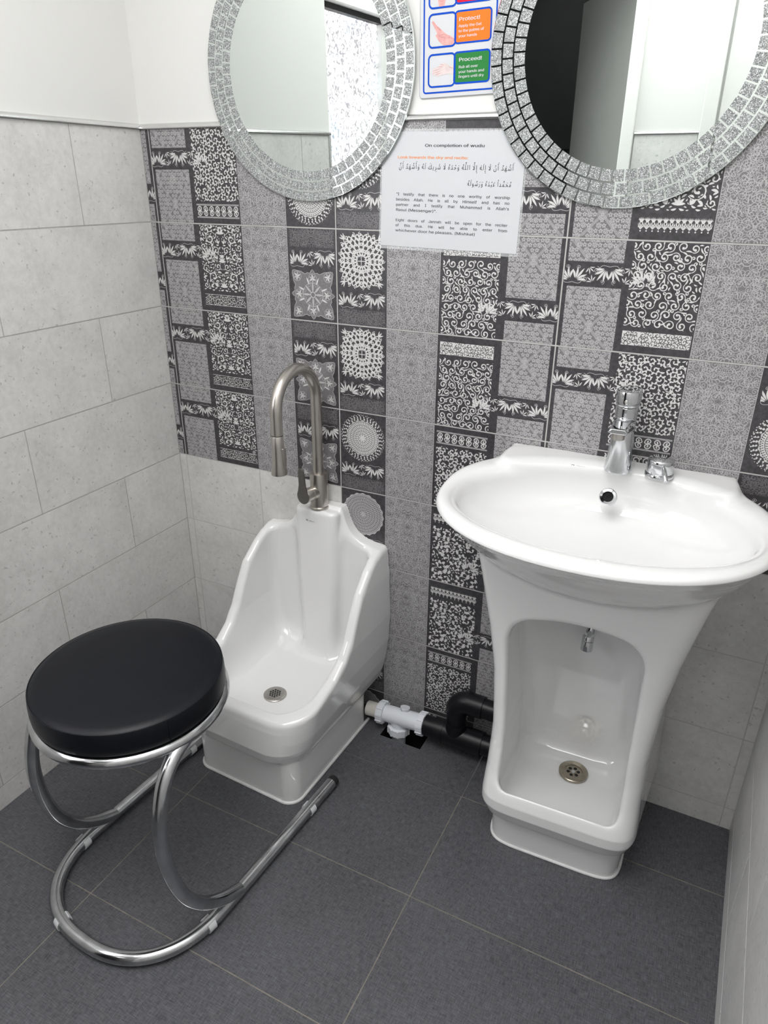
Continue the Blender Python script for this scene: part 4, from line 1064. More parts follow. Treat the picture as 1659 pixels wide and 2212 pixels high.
# spout inside the foot bay
mb = MB(); mb.lathe([(0.0050, 0.0), (0.0050, 0.05)], (0.006, -0.085, 0.497), (0, -1, 0), 16); mb.lathe([(0.0085, 0), (0.0085, 0.006)], (0.006, -0.100, 0.497), (0, -1, 0), 20)
mb.lathe([(0.0115, 0), (0.0120, 0.002), (0.0120, 0.009), (0.0112, 0.010), (0.0122, 0.011), (0.0125, 0.030), (0.0118, 0.0315), (0.0085, 0.0315)], (0.006, -0.128, 0.500), (0, -0.25, -0.97), 28)
mb.build('foot_spout', M_chrome, WB)
maker_mark(WB, (-0.077, -0.078, 0.8482), (1, 0, 0), (0, 1, 0), 0.0030)

# --- chrome basin tap
TZ = 0.8475
BT = thing('basin_tap', 'chrome single-lever tap on the back deck of the washbasin', 'tap', (1.183, -0.062, TZ))
mb = MB(); mb.lathe([(0.0265, 0), (0.0265, 0.003), (0.0252, 0.012), (0.0222, 0.050), (0.0200, 0.088), (0.0198, 0.106), (0.0190, 0.108)], n=44); mb.build('tap_body', M_chrome, BT)
sv = []
for t, hw, z0, z1 in ((0.0, 0.0190, 0.076, 0.1075), (0.03, 0.0180, 0.086, 0.1055), (0.055, 0.0172, 0.091, 0.1045), (0.074, 0.0160, 0.0935, 0.1030)):
    sv.append([(-hw, -t, z0 + 0.003), (-hw + 0.003, -t, z0), (hw - 0.003, -t, z0), (hw, -t, z0 + 0.003), (hw, -t, z1 - 0.004), (hw - 0.004, -t, z1), (-hw + 0.004, -t, z1), (-hw, -t, z1 - 0.004)])
mb = MB(); V = [p for s_ in sv for p in s_]; Fq = []
for i in range(3):
    for k in range(8): Fq.append((i * 8 + k, i * 8 + (k + 1) % 8, (i + 1) * 8 + (k + 1) % 8, (i + 1) * 8 + k))
Fq.append(tuple(24 + k for k in range(8))); mb.add(V, Fq, 0, False); so = mb.build('spout', M_chrome, BT, bevel=0.0015)
mb = MB(); mb.lathe([(0.0115, 0), (0.0115, -0.012), (0.010, -0.0128), (0.0001, -0.011)], (0, -0.060, 0.0935), n=28); mb.build('aerator', M_steel, so)
mb = MB(); mb.lathe([(0.0192, 0.108), (0.0192, 0.109), (0.0206, 0.110), (0.0208, 0.127), (0.0196, 0.1285), (0.0196, 0.1297)], n=40); mb.build('cartridge_collar', M_chrome, BT)
mb = MB(); n_ = 44; V = []; Fq = []
for r, z, k in ((0.0210, 0.1300, 0), (0.0216, 0.1310, 0), (0.0216, 0.1345, 0), (0.0206, 0.1352, 0), (0.0206, 0.1362, 0), (0.0226, 0.1375, 0), (0.0230, 0.1560, 0), (0.0222, 0.1582, 0), (0.0205, 0.1588, 0), (0.0090, 0.1590, 0)):
    V += [(r * math.cos(2 * PI * q / n_), r * math.sin(2 * PI * q / n_) * (1.05 if math.sin(2 * PI * q / n_) < 0 or z < 0.137 else 1.75), z + k * r * math.sin(2 * PI * q / n_)) for q in range(n_)]
for i in range(9):
    for q in range(n_): Fq.append((i * n_ + q, i * n_ + (q + 1) % n_, (i + 1) * n_ + (q + 1) % n_, (i + 1) * n_ + q))
Fq.append(tuple(9 * n_ + q for q in range(n_))); mb.add(V, Fq); hd = mb.build('lever_handle', M_chrome, BT)
mb = MB(); mb.lathe([(0.0032, -0.001), (0.0032, 0.0012), (0.002, 0.002), (0.0001, 0.0012)], (0, -0.0236, 0.1415), (0, -1, 0), 16); mb.build('grub_screw', M_steel, hd)

# --- diverter knob beside it
KN = thing('diverter_knob', 'short round chrome knob with pin lever beside the washbasin tap', 'knob', (1.2585, -0.056, TZ))
mb = MB(); mb.lathe([(0.0268, 0), (0.0268, 0.004), (0.0258, 0.006), (0.0245, 0.0065)], n=40); mb.build('base_ring', M_chrome, KN)
mb = MB(); mb.lathe([(0.0238, 0.0065), (0.0248, 0.0085), (0.0242, 0.030), (0.0232, 0.0335), (0.0212, 0.0350), (0.0001, 0.0358)], n=44); mb.build('cap', M_chrome, KN)
mb = MB(); a = Vector((0.0075, -0.0235, 0.026)); dd = Vector((0.30, -0.72, -0.62)).normalized()
mb.tube([a - dd * 0.004, a, a + dd * 0.006, a + dd * 0.030, a + dd * 0.032], [0.0022, 0.0024, 0.0040, 0.0050, 0.0042], 18); mb.build('pin_lever', M_chrome, KN)

# ------------------------------------------------------------------ stool
ST = thing('stool', 'chrome cantilever stool with round black padded seat in front of the foot basin', 'stool', (0.4515, -0.636, 0), math.radians(-3.6))
HWD, RT = 0.1895, 0.0135
lp = [(HWD, 0.345, RT)] + [(HWD, y, RT) for y in np.linspace(0.32, -0.045, 12)]
def arc_pt(a):
    c_, s_ = math.cos(a), math.sin(a); return (HWD * math.copysign(abs(c_) ** 0.84, c_), -0.045 - 0.197 * abs(s_) ** 0.84)
lp += [arc_pt(a) + (RT,) for a in np.linspace(0, PI, 48)[1:-1]]
lp += [(-HWD, y, RT) for y in np.linspace(-0.045, 0.32, 12)] + [(-HWD, 0.345, RT)]
lp = [Vector(p) + Vector((0, 0, 0.0025)) for p in lp]
mb = MB(); mb.tube(lp, RT, 22); mb.build('floor_runner', M_tubechrome, ST)
for sx_ in (1, -1):
    mb = MB(); mb.lathe([(0.0138, -0.004), (0.0142, 0.004), (0.0130, 0.010), (0.0001, 0.012)], (sx_ * HWD, 0.338, RT + 0.0025), (0, 1, 0), 24); mb.build('end_cap', M_rubber, ST)
SC = (0.0, -0.036)      # seat centre in stool coordinates
ZS = 0.4745             # underside of the cushion
for sx_ in (1, -1):
    ctrl = [(0.1890, 0.000, 0.016), (0.1880, -0.050, 0.042), (0.1860, -0.098, 0.084), (0.1830, -0.136, 0.148), (0.1790, -0.157, 0.240), (0.1750, -0.156, 0.330), (0.1710, -0.132, 0.408), (0.1670, -0.098, 0.445), (0.1630, -0.060, 0.460)]
    mb = MB(); mb.tube(curve_pts([(x * sx_, y, z) for x, y, z in ctrl], 9), RT, 22); mb.build('leg', M_tubechrome, ST)
mb = MB(); mb.tube([(SC[0] + 0.170 * math.cos(a), SC[1] + 0.170 * math.sin(a), 0.4635) for a in np.linspace(0, 2 * PI, 72, endpoint=False)], 0.0115, 18, closed=True)
mb.lathe([(0.166, 0.4690), (0.166, 0.4730), (0.0001, 0.4730)], (SC[0], SC[1], 0), n=48)
mb.build('seat_ring', M_tubechrome, ST)
pr = [(0.160, 0.0), (0.170, 0.001), (0.1745, 0.006), (0.1755, 0.018), (0.1750, 0.036), (0.1735, 0.0475), (0.1728, 0.0495), (0.1705, 0.0500), (0.1690, 0.0515), (0.158, 0.0545), (0.12, 0.0575), (0.06, 0.0590), (0.0001, 0.0593)]
mb = MB(); mb.lathe(pr, (SC[0], SC[1], ZS), n=80); cu = mb.build('seat_cushion', M_leather, ST, auto=False)
mb = MB(); mb.tube([(SC[0] + 0.1722 * math.cos(a), SC[1] + 0.1722 * math.sin(a), ZS + 0.0492) for a in np.linspace(0, 2 * PI, 90, endpoint=False)], 0.0012, 8, closed=True)
a = -0.35
mb.tube([(SC[0] + 0.1760 * math.cos(a), SC[1] + 0.1760 * math.sin(a), ZS + z) for z in (0.008, 0.02, 0.034)] + [(SC[0] + 0.1735 * math.cos(a), SC[1] + 0.1735 * math.sin(a), ZS + 0.047)], 0.0009, 8)
mb.build('seam', M_leather, cu)
def clip_at(p, t):
    p, t = Vector(p), Vector(t).normalized(); sd_ = t.cross(Vector((0, 0, 1))).normalized(); mb = MB(); V = []; Fq = []; n = 16
    angs = np.linspace(-PI - 0.85, 0.85, n)
    for h in (-0.0085, 0.0085):
        for rr in (RT + 0.0004, RT + 0.0022):
            for a in angs: V.append(p + t * h + sd_ * (math.cos(a) * rr) + Vector((0, 0, math.sin(a) * rr)))
    def I(h, r, k): return (h * 2 + r) * n + k
    for k in range(n - 1):
        Fq += [(I(0, 1, k), I(0, 1, k + 1), I(1, 1, k + 1), I(1, 1, k)), (I(0, 0, k), I(1, 0, k), I(1, 0, k + 1), I(0, 0, k + 1)), (I(0, 0, k), I(0, 0, k + 1), I(0, 1, k + 1), I(0, 1, k)), (I(1, 0, k), I(1, 1, k), I(1, 1, k + 1), I(1, 0, k + 1))]
    for k in (0, n - 1): Fq.append((I(0, 0, k), I(0, 1, k), I(1, 1, k), I(1, 0, k)))
    mb.add(V, Fq)
    mb.build('glide_clip', M_clip, ST)
def on_loop(a):
    p, q = arc_pt(a - 0.02), arc_pt(a + 0.02); return Vector(arc_pt(a) + (RT + 0.0025,)), Vector((q[0] - p[0], q[1] - p[1], 0))
zc = RT + 0.0025
clip_at((HWD, 0.243, zc), (0, 1, 0)); clip_at((-HWD, 0.243, zc), (0, -1, 0))
for a in (0.18, 1.86, PI - 0.17): clip_at(*on_loop(a))

# ------------------------------------------------------------------ waste pipes
PY = -0.062
WP = thing('waste_pipe', 'white plastic waste pipe with tee joint running from the foot basin', 'pipe', (0.62, PY, 0.046))
def pp(mb, a, b, r, n=28): mb.tube([a, b], r, n); return mb
def nut(parent, c, axis, r, ln):
    mb = MB(); ax = Vector(axis); prof = [(r * 0.86, -ln / 2), (r, -ln / 2 + 0.001), (r, ln / 2 - 0.001), (r * 0.86, ln / 2)]
    mb.lathe(prof, c, axis, 36)
    u = Vector((0, 0, 1)) if abs(ax.z) < 0.9 else Vector((1, 0, 0)); v = ax.cross(u)
    for k in range(10):
        a = 2 * PI * k / 10; o_ = u * math.cos(a) + v * math.sin(a); tn = ax.cross(o_); p = Vector(c) + o_ * r
        W = [p + ax * (s1 * ln * 0.46) + tn * (s2 * 0.0022) + o_ * h for h in (-0.002, 0.0022) for s1, s2 in ((-1, -1), (1, -1), (1, 1), (-1, 1))]
        mb.add(W, [(0, 3, 2, 1), (4, 5, 6, 7), (0, 1, 5, 4), (1, 2, 6, 5), (2, 3, 7, 6), (3, 0, 4, 7)], 0, False)
    return mb.build('compression_nut', M_whiteplastic, parent)
sl = Vector((1, 0, 0.06)).normalized()
def at(x, dz=0): return (x, 0, (x) * 0.06 + dz)
mb = MB(); pp(mb, at(0.010), at(0.06), 0.0200); mb.build('pipe_stub', M_creamplastic, WP)
mb = MB(); pp(mb, at(0.045), at(0.178), 0.0232); pp(mb, at(0.118), at(0.168), 0.0240); pp(mb, (0.104, 0, 0.006), (0.104, 0, -0.045), 0.0215)
mb.lathe([(0.010, 0), (0.010, 0.008), (0.013, 0.008), (0.013, 0.013), (0.0001, 0.013)], (0.118, 0.004, 0.026), (0, 0.3, 1), 20); mb.build('tee_fitting', M_whiteplastic, WP)
nut(WP, at(0.054), sl, 0.0295, 0.020); nut(WP, at(0.172), sl, 0.0300, 0.020); nut(WP, (0.104, 0, -0.032), (0, 0, 1), 0.0295, 0.022)
mb = MB(); pp(mb, (0.104, 0, -0.040), (0.104, 0, -0.125), 0.0190); mb.build('drop_pipe', M_whiteplastic, WP)
BP = thing('soil_pipe', 'black plastic waste pipe with elbow branch running into the washbasin pedestal', 'pipe', (0.80, PY, 0.056))
mb = MB(); mb.tube([(-0.012, 0, 0.0), (0.05, 0, 0.0), (0.12, 0, 0.0), (0.190, 0, 0.0)], 0.0275, 28); mb.build('main_run', M_blackplastic, BP)
mb = MB()
for x0, x1, r in ((0.028, 0.055, 0.0315), (0.055, 0.120, 0.0300), (0.120, 0.160, 0.0315)): mb.tube([(x0, 0, 0), (x1, 0, 0)], r, 28)
mb.build('branch_coupling', M_blackplastic, BP)
el = [(0.086, 0, 0.01), (0.086, 0, 0.06), (0.086, 0, 0.082)] + [(0.116 - 0.030 * math.cos(a), 0, 0.085 + 0.030 * math.sin(a)) for a in np.linspace(0.2, PI / 2, 10)] + [(0.155, 0, 0.115)]
mb = MB(); mb.tube(el, [0.0245, 0.0245] + [0.0285] * (len(el) - 2), 28); mb.tube([(0.086, 0, 0.015), (0.086, 0, 0.045)], 0.0275, 28); mb.build('elbow', M_blackplastic, BP)
mb = MB(); mb.tube([(0.150, 0, 0.115), (0.190, 0, 0.114)], 0.0248, 28); mb.build('upper_run', M_blackplastic, BP)

# ------------------------------------------------------------------ mirrors
def mirror(label, x, z, R, first):
    t = thing('round_mirror', label, 'mirror', (x, -0.010, z), group='round mosaic mirrors on the tiled wall')
    t.rotation_euler = (math.radians(1.0), 0, 0)
    mb = MB(); mb.lathe([(R - 0.001, 0.0), (R, 0.001), (R, 0.0042), (R - 0.001, 0.0050)], (0, 0, 0), (0, -1, 0), 160); 
    f = mb.f[-1]
    mb.build('mirror_glass', M_mirror, t)
    mb = MB(); w_ = (R - 0.184) / 3; n = 58; gp = 0.0030
    for k in range(3):
        r0 = 0.184 + k * w_ + (gp / 2 if k else 0); r1 = 0.184 + (k + 1) * w_ - gp / 2
        for i in range(n):
            a0 = (i + 0.37 * k) * 2 * PI / n; a1 = a0 + 2 * PI / n; V = []
            for h in (0.0050, 0.0056):
                for r in (r0, r1):
                    g_ = gp / 2 / r
                    for a in np.linspace(a0 + g_, a1 - g_, 3): V.append((r * math.cos(a), -h, r * math.sin(a)))
            mb.add(V, [(6, 7, 10, 9), (7, 8, 11, 10), (0, 6, 9, 3), (2, 5, 11, 8), (0, 1, 7, 6), (1, 2, 8, 7), (3, 9, 10, 4), (4, 10, 11, 5)], 0, False)
    mb.build('mosaic_border', M_glitter, t)
    mb = MB(); mb.box((-0.10, 0.0, -0.12), (0.10, 0.0078, 0.12)); mb.build('backing_board', M_dark, t)
    return t
mirror('round mosaic-edged mirror left of the hand-gel poster, above the tall nickel tap', 0.467, 1.5555, 0.2415, True)
mirror('round mosaic-edged mirror right of the hand-gel poster, above the washbasin', 1.1025, 1.5585, 0.2460, False)

# ------------------------------------------------------------------ writing
def plain_font():
    import os
    try:
        return bpy.data.fonts.load(os.path.join(bpy.utils.resource_path('LOCAL'), 'datafiles', 'fonts', 'Inter.woff2'))
    except Exception:
        return None
FONT = plain_font()      # the sans face that ships inside Blender
_txt = {}
def text_mesh(s, size, bold=0.0):
    """letter outlines filled one by one (overlapping strokes stay solid); returns vertices and faces at the given size"""
    if s not in _txt:
        c = bpy.data.curves.new('lettering', 'FONT'); c.body = s; c.size = 1.0; c.resolution_u = 4; c.fill_mode = 'NONE'
        if FONT is not None and all(ord(ch) < 0x500 for ch in s): c.font = FONT
        o = bpy.data.objects.new('lettering', c); C.objects.link(o); bpy.context.view_layer.update()
        me = bpy.data.meshes.new_from_object(o.evaluated_get(bpy.context.evaluated_depsgraph_get()))
        P = [v.co.copy() for v in me.vertices]; nb = {}
        for e in me.edges:
            a, b_ = e.vertices; nb.setdefault(a, []).append(b_); nb.setdefault(b_, []).append(a)
        seen = set(); loops = []
        for st in range(len(P)):
            if st in seen or st not in nb: continue
            lp_ = [st]; seen.add(st); cur = st
            while True:
                nx = [k for k in nb[cur] if k not in seen]
                if not nx: break
                cur = nx[0]; seen.add(cur); lp_.append(cur)
            # keep the drawing direction of the outline
            if len(lp_) > 2:
                if lp_[1] != st + 1 and lp_[-1] == st + 1: lp_ = [lp_[0]] + lp_[:0:-1]
                loops.append([P[k] for k in lp_])
        bpy.data.objects.remove(o); bpy.data.curves.remove(c); bpy.data.meshes.remove(me)
        # fill by scanlines with the winding rule, so strokes that cross themselves stay solid
        E = np.array([(L[k].x, L[k].y, L[(k + 1) % len(L)].x, L[(k + 1) % len(L)].y) for L in loops for k in range(len(L))]) if loops else np.zeros((0, 4))
        def spans(y):
            e = E[(E[:, 1] <= y) != (E[:, 3] <= y)]
            xs_ = e[:, 0] + (y - e[:, 1]) / (e[:, 3] - e[:, 1]) * (e[:, 2] - e[:, 0]); dr = np.where(e[:, 3] > e[:, 1], 1, -1)
            out = []; wn = 0
            for k in np.argsort(xs_):
                if wn == 0: st_ = xs_[k]
                wn += dr[k]
                if wn == 0: out.append((st_, xs_[k]))
            return out
        V, F = [], []
        if len(E):
            dy = 0.020; y = E[:, 1].min(); ymax = E[:, 1].max()
            while y < ymax - 1e-6:
                y2 = min(y + dy, ymax); a, b_ = spans(y + 1e-5), spans(y2 - 1e-5)
                if len(a) != len(b_): a = b_ = spans((y + y2) / 2)
                for (p0, p1), (q0, q1) in zip(a, b_):
                    n_ = len(V); V += [(p0, y, 0.0), (p1, y, 0.0), (q1, y2, 0.0), (q0, y2, 0.0)]; F.append((n_, n_ + 1, n_ + 2, n_ + 3))
                y = y2
        _txt[s] = (V, F)
    V, F = _txt[s]
    return [(x * size, y * size, z) for x, y, z in V], F
def stamp(mb, V, F, x, y, k, fr, h, bold, mat):
    mb.add([fr(x + v[0] * k + (bold if i % 4 in (1, 2) else -bold), y + v[1], h + (i // 4 % 3) * 2e-6) for i, v in enumerate(V)], F, mat, False)
def put_text(mb, s, x, y, size, fr, h=0.0003, bold=0.0, width=None, justify=None, align='l', sx=1.0, mat=0):
    """writes s with its baseline at (x, y); width squeezes the line, justify spreads the words over that width"""
    if justify:
        ws = [text_mesh(w_, size) for w_ in s.split(' ')]; wd = [max(v[0] for v in V) for V, F in ws]
        sx = min(sx, (justify - (len(ws) - 1) * 0.30 * size) / sum(wd)); wd = [d * sx for d in wd]
        gap = (justify - sum(wd)) / max(1, len(ws) - 1); cx = x
        for (V, F), d in zip(ws, wd): stamp(mb, V, F, cx, y, sx, fr, h, bold, mat); cx += d + gap
        return
    V, F = text_mesh(s, size)
    if not V: return
    k = sx
    if width: k = width / max(v[0] for v in V)
    W_ = max(v[0] for v in V) * k; x0 = x - (W_ / 2 if align == 'c' else W_ if align == 'r' else 0)
    stamp(mb, V, F, x0, y, k, fr, h, bold, mat)

FORMS = {'ا': 'FE8D FE8E', 'أ': 'FE83 FE84', 'إ': 'FE87 FE88', 'ب': 'FE8F FE90 FE91 FE92', 'ح': 'FEA1 FEA2 FEA3 FEA4', 'د': 'FEA9 FEAA', 'ر': 'FEAD FEAE', 'س': 'FEB1 FEB2 FEB3 FEB4',
         'ش': 'FEB5 FEB6 FEB7 FEB8', 'ع': 'FEC9 FECA FECB FECC', 'ك': 'FED9 FEDA FEDB FEDC', 'ل': 'FEDD FEDE FEDF FEE0', 'م': 'FEE1 FEE2 FEE3 FEE4', 'ن': 'FEE5 FEE6 FEE7 FEE8', 'ه': 'FEE9 FEEA FEEB FEEC',
         'و': 'FEED FEEE', 'ي': 'FEF1 FEF2 FEF3 FEF4', 'لا': 'FEFB FEFC', 'لإ': 'FEF9 FEFA'}
MARKS = '\u064b\u064c\u064d\u064e\u064f\u0650\u0651\u0652'
def put_arabic(mb, s, x_right, y, size, fr, span=None, h=0.0003):
    """right-to-left line from joined letter forms, vowel marks set above or below their letters"""
    items = []          # (letter, marks) in logical order, None for a space
    i = 0
    while i < len(s):
        ch = s[i]
        if ch == ' ': items.append(None); i += 1; continue
        j = i + 1; mk = ''
        while j < len(s) and s[j] in MARKS: mk += s[j]; j += 1
        if ch == 'ل' and j < len(s) and s[j] in 'اإ':
            ch = 'ل' + s[j]; j += 1
            while j < len(s) and s[j] in MARKS: mk += s[j]; j += 1
        items.append((ch, mk)); i = j
    glyphs = []
    for n, it in enumerate(items):
        if it is None: glyphs.append(None); continue
        fm = [chr(int(c, 16)) for c in FORMS[it[0]].split()]
        pv = items[n - 1] if n else None; nx = items[n + 1] if n + 1 < len(items) else None
        jp = pv is not None and len(FORMS[pv[0]].split()) == 4; jn = nx is not None and len(fm) == 4
        glyphs.append((fm[(2 if jn else 0) + (1 if jp else 0)] if len(fm) == 4 else fm[1 if jp else 0], it[1]))
    refw = max(v[0] for v in text_mesh('A', 1.0)[0]); pen = 0.0; parts = []; cache = {}
    def g(c):
        if c not in cache:
            V, F = text_mesh(c, 1.0); adv = max(v[0] for v in text_mesh(c + 'A', 1.0)[0]) - refw; cache[c] = (V, F, adv)
        return cache[c]
    for it in glyphs:
        if it is None: pen -= 0.36; continue
        V, F, adv = g(it[0])
        if not V: continue
        pen -= adv; parts.append((V, F, pen, 0.0))
        hi = max(v[1] for v in V); lo = min(v[1] for v in V); cx = pen + adv / 2; up = max(hi, 0.45) + 0.06
        for m_ in it[1]:
            Vm, Fm, _ = g(m_)
            if not Vm: continue
            mx = (max(v[0] for v in Vm) + min(v[0] for v in Vm)) / 2
            if m_ == '\u0650': dy = min(lo, 0.0) - 0.06 - max(v[1] for v in Vm)
            else: dy = up - min(v[1] for v in Vm); up += max(v[1] for v in Vm) - min(v[1] for v in Vm) + 0.04
            parts.append((Vm, Fm, cx - mx, dy))
    k = (span / -pen if span else size)
    for n, (V, F, ox, oy) in enumerate(parts):
        mb.add([fr(x_right + (ox + v[0]) * k + (0.00006 if i % 4 in (1, 2) else -0.00006), y + (oy + v[1]) * size, h + (n % 9) * 6e-6 + (i // 4 % 3) * 1e-6) for i, v in enumerate(V)], F, 0, False)

# --- notice
NT = thing('notice', 'white printed notice sheet headed On completion of wudu, between the two mirrors', 'notice', (0.6335, -0.0042, 1.2325))
NT.rotation_euler = (math.radians(0), math.radians(1.0), 0)
def nf(u, v, h): return (u, -0.0005 - h, v)
NW, NH = 0.2945, 0.2100
mb = MB(); gx, gz = 9, 7; V = []; Fq = []
mb.box((0, -0.0005, 0), (NW, 0, NH)); mb.build('sheet', M_paper, NT)
lm = MB(); m_lam, nt, b = new_mat('clear_laminate'); b.inputs['Base Color'].default_value = (0.9, 0.92, 0.93, 1); b.inputs['Roughness'].default_value = 0.12; b.inputs['Alpha'].default_value = 0.22
tc = N(nt, 'ShaderNodeTexCoord'); nz = N(nt, 'ShaderNodeTexNoise'); nz.inputs['Scale'].default_value = 30; nt.links.new(tc.outputs['Object'], nz.inputs['Vector'])
bp = N(nt, 'ShaderNodeBump'); bp.inputs['Strength'].default_value = 0.05; nt.links.new(nz.outputs['Fac'], bp.inputs['Height']); nt.links.new(bp.outputs[0], b.inputs['Normal'])
lm.box((-0.004, 0.0002, -0.006), (NW + 0.004, 0.0005, NH + 0.005)); lm.build('laminate_edge', m_lam, NT)
x0, x1 = 0.0345, 0.2730
mb = MB(); put_text(mb, 'On completion of wudu', NW / 2 + 0.006, NH - 0.0262, 0.0098, nf, bold=0.00026, width=0.1215, align='c'); mb.build('heading_text', M_ink, NT)
mb = MB(); put_text(mb, 'Look towards the sky and recite:', x0, NH - 0.0468, 0.0092, nf, bold=0.00024, width=0.148); mb.build('orange_text', M_inkorange, NT)
mb = MB()
put_arabic(mb, 'أَشْهَدُ أَنْ لَا إِلَهَ إِلَّا اللَّهُ وَحْدَهُ لَا شَرِيكَ لَهُ وَأَشْهَدُ أَنَّ', x1 + 0.003, NH - 0.0650, 0.0118, nf, span=0.238)
put_arabic(mb, 'مُحَمَّداً عَبْدَهُ وَرَسُولَهُ', x1 + 0.001, NH - 0.0925, 0.0118, nf, span=0.089); mb.build('arabic_text', M_ink, NT)
mb = MB(); y = 0.1135; sz = 0.0097; pit = 0.0097
for k, (ln, full) in enumerate((('"I testify that there is no one worthy of worship', 1), ('besides Allah. He is all by Himself and has no', 1), ("partner and I testify that Muhammad is Allah's", 1), ('Rasul (Messenger)".', 0.0905), (None, 0),
                                ('Eight doors of Jannah will be open for the reciter', 1), ('of this dua. He will be able to enter from', 1), ('whichever door he pleases. (Mishkat)', 0.1735))):
    yy = NH - y - k * pit
    if ln is None: continue
    if full == 1: put_text(mb, ln, x0 - 0.001, yy, sz, nf, bold=0.00009, justify=x1 - x0, sx=1.22)
    else: put_text(mb, ln, x0 - 0.001, yy, sz, nf, bold=0.00009, width=full)
mb.build('body_text', M_ink, NT)

# --- hand-gel poster
PO = thing('poster', 'blue-bordered hand-gel poster with orange Protect and green Proceed panels between the mirrors', 'poster', (0.79, -0.0042, 1.58))
PO.rotation_euler = (0, math.radians(-1.2), 0)
def pf(u, v, h): return (u - 0.79, -0.0006 - h, v - 1.58)
def rr_poly(x0, z0, x1, z1, r, corners=(1, 1, 1, 1)):
    P = []
    for (cx, cz, a0, on) in ((x0 + r, z0 + r, PI, corners[0]), (x1 - r, z0 + r, 1.5 * PI, corners[1]), (x1 - r, z1 - r, 0, corners[2]), (x0 + r, z1 - r, PI / 2, corners[3])):
        if on: P += [(cx + r * math.cos(a), cz + r * math.sin(a)) for a in np.linspace(a0, a0 + PI / 2, 6)]
        else: P.append((cx + r * (1 if a0 in (1.5 * PI, 0) else -1), cz + r * (1 if a0 in (0, PI / 2) else -1)))
    return P
def frame(mb, x0, z0, x1, z1, r, wd, h, mat=0):
    a, b_ = rr_poly(x0, z0, x1, z1, r), rr_poly(x0 + wd, z0 + wd, x1 - wd, z1 - wd, max(r - wd, 0.0005)); n = len(a)
    mb.add([pf(u, v, h) for u, v in a] + [pf(u, v, h) for u, v in b_], [(i, (i + 1) % n, n + (i + 1) % n, n + i) for i in range(n)], mat, False)
def flat(mb, P, h, mat=0): mb.add([pf(u, v, h) for u, v in P], [tuple(range(len(P)))], mat, False)
mb = MB(); mb.prism(rr_poly(0.7135, 1.4972, 0.868, 1.80, 0.007), lambda u, v, h: (u - 0.79, -h, v - 1.58), 0.0005); mb.build('sheet', M_paper, PO)
mb = MB(); frame(mb, 0.7137, 1.4974, 0.8678, 1.7998, 0.0068, 0.0005, 0.0002, 0); mb.build('outline', M_ghost, PO)
mb = MB(); frame(mb, 0.7208, 1.5040, 0.8615, 1.793, 0.006, 0.0028, 0.0002)
pics = ((1.6355, 1.690), (1.5755, 1.6292), (1.5133, 1.5672))
for z0, z1 in pics: frame(mb, 0.7305, z0, 0.7855, z1, 0.009, 0.0030, 0.0004)
for z0, z1 in ((1.6380, 1.690), (1.5785, 1.6295), (1.5160, 1.5675)): frame(mb, 0.7815, z0, 0.8520, z1, 0.007, 0.0030, 0.0003)
mb.build('blue_borders', M_blue, PO)
for nm, m_, z0, z1 in (('red_panel', M_red, 1.6405, 1.687), ('orange_panel', M_orange, 1.5812, 1.6268), ('green_panel', M_green, 1.5187, 1.5648)):
    mb = MB(); flat(mb, rr_poly(0.7845, z0, 0.8494, z1, 0.005, (0, 1, 1, 0)), 0.00025); mb.build(nm, m_, PO)
for nm, rows in (('protect_text', (('Protect!', 0.7897, 1.6132, 0.0110, 0.0395), ('Apply the Gel', 0.7897, 1.6038, 0.0082, 0.0430), ('to the palms of', 0.7897, 1.5962, 0.0082, 0.0478), ('your hands', 0.7897, 1.5886, 0.0082, 0.0350))),
                 ('proceed_text', (('Proceed!', 0.7915, 1.5516, 0.0112, 0.0440), ('Rub all over', 0.7915, 1.5410, 0.0082, 0.0370), ('your hands and', 0.7915, 1.5334, 0.0082, 0.0490), ('fingers until dry', 0.7915, 1.5258, 0.0082, 0.0490)))):
    mb = MB()
    for s_, x, z, size, wd in rows: put_text(mb, s_, x, z, size, pf, h=0.0005, bold=0.00026 if size > 0.01 else 0.00014, width=wd)
    mb.build(nm, M_paper, PO)
def hand_shape(name, outline, creases, m_):
    mb = MB(); flat(mb, [tuple(p[:2]) for p in curve_pts([(u, v, 0) for u, v in outline], 4, True)], 0.0002, 0)
    for cr_ in creases:
        P = [np.array(p[:2]) for p in curve_pts([(u, v, 0) for u, v in cr_], 5)]; n = len(P)
        V = []
        for i in range(n):
            t = P[min(i + 1, n - 1)] - P[max(i - 1, 0)]; t = t / (np.linalg.norm(t) + 1e-9); q = np.array((-t[1], t[0])) * 0.00035 * math.sin(PI * (i + 0.5) / n); V += [pf(*(P[i] + q), 0.00028), pf(*(P[i] - q), 0.00028)]
        mb.add(V, [(2 * i, 2 * i + 1, 2 * i + 3, 2 * i + 2) for i in range(n - 1)], 1, False)
    return mb.build(name, [m_, M_skindark], PO)
hand_shape('open_hand_picture', [(0.7372, 1.6158), (0.7392, 1.6178), (0.7418, 1.6165), (0.7455, 1.6122), (0.7520, 1.6070), (0.7600, 1.6005), (0.7660, 1.5960), (0.7760, 1.5915), (0.7818, 1.5875), (0.7822, 1.5800), (0.7740, 1.5790), (0.7610, 1.5795), (0.7530, 1.5850), (0.7480, 1.5910), (0.7450, 1.5950), (0.7470, 1.5972), (0.7485, 1.5975), (0.7440, 1.6050), (0.7395, 1.6125)],
           [[(0.7485, 1.5970), (0.7540, 1.5950), (0.7600, 1.5960), (0.7650, 1.5955)], [(0.7500, 1.5940), (0.7580, 1.5920), (0.7660, 1.5890)], [(0.7430, 1.6130), (0.7500, 1.6060), (0.7570, 1.6010)], [(0.7660, 1.5900), (0.7740, 1.5895), (0.7810, 1.5870)]], M_skin)
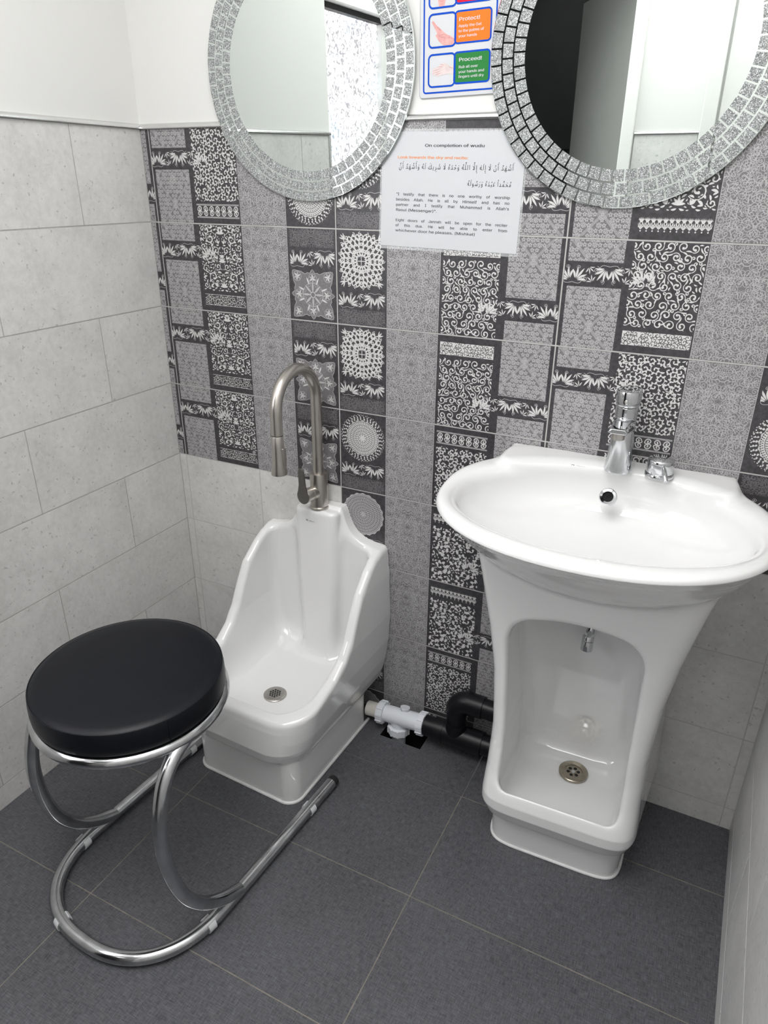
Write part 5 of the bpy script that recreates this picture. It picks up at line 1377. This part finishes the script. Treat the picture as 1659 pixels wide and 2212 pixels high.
hand_shape('rubbing_hands_picture', [(0.7388, 1.5345), (0.7402, 1.5368), (0.7392, 1.5405), (0.7415, 1.5432), (0.7440, 1.5452), (0.7500, 1.5462), (0.7525, 1.5475), (0.7545, 1.5500), (0.7600, 1.5512), (0.7670, 1.5508), (0.7720, 1.5470), (0.7760, 1.5455), (0.7822, 1.5462), (0.7826, 1.5330), (0.7740, 1.5345), (0.7640, 1.5335), (0.7560, 1.5322), (0.7480, 1.5312), (0.7470, 1.5325), (0.7430, 1.5340)],
           [[(0.7395, 1.5400), (0.7470, 1.5412), (0.7560, 1.5440)], [(0.7402, 1.5365), (0.7480, 1.5378), (0.7560, 1.5395)], [(0.7440, 1.5340), (0.7510, 1.5352), (0.7570, 1.5365)], [(0.7500, 1.5460), (0.7560, 1.5462), (0.7620, 1.5455)], [(0.7545, 1.5498), (0.7590, 1.5490), (0.7640, 1.5480)], [(0.7720, 1.5470), (0.7745, 1.5440), (0.7822, 1.5420)]], M_skin2)
hand_shape('wrist_picture', [(0.7505, 1.6395), (0.7540, 1.6385), (0.7610, 1.6392), (0.7625, 1.6440), (0.7650, 1.6520), (0.7640, 1.6640), (0.7560, 1.6660), (0.7500, 1.6620), (0.7490, 1.6500)], [[(0.7510, 1.6480), (0.7550, 1.6460), (0.7600, 1.6470)]], M_skin)

# --- screw plugs left in the tiles
for x, z, lb in ((0.725, 0.681, 'small screw plug in the grey swirl tile just left of the washbasin rim'), (0.729, 0.394, 'small screw plug in the grey swirl tile lower, above the white pipe'), (0.820, 0.396, 'small screw plug in the scroll tile beside the washbasin pedestal'), (0.263, 0.707, 'small screw plug in the lowest damask tile beside the grey tiles at the left')):
    t = thing('wall_plug', lb, 'wall plug', (x, -0.0038, z), group='screw plugs left in the wall tiles')
    mb = MB(); mb.lathe([(0.0048, 0), (0.0048, 0.0006), (0.0040, 0.0012), (0.0024, 0.0010)], axis=(0, -1, 0), n=20); mb.build('plug_rim', M_ghost, t)
    mb = MB(); mb.lathe([(0.0024, 0.0006), (0.0001, 0.0006)], axis=(0, -1, 0), n=14); mb.build('plug_hole', M_black, t)
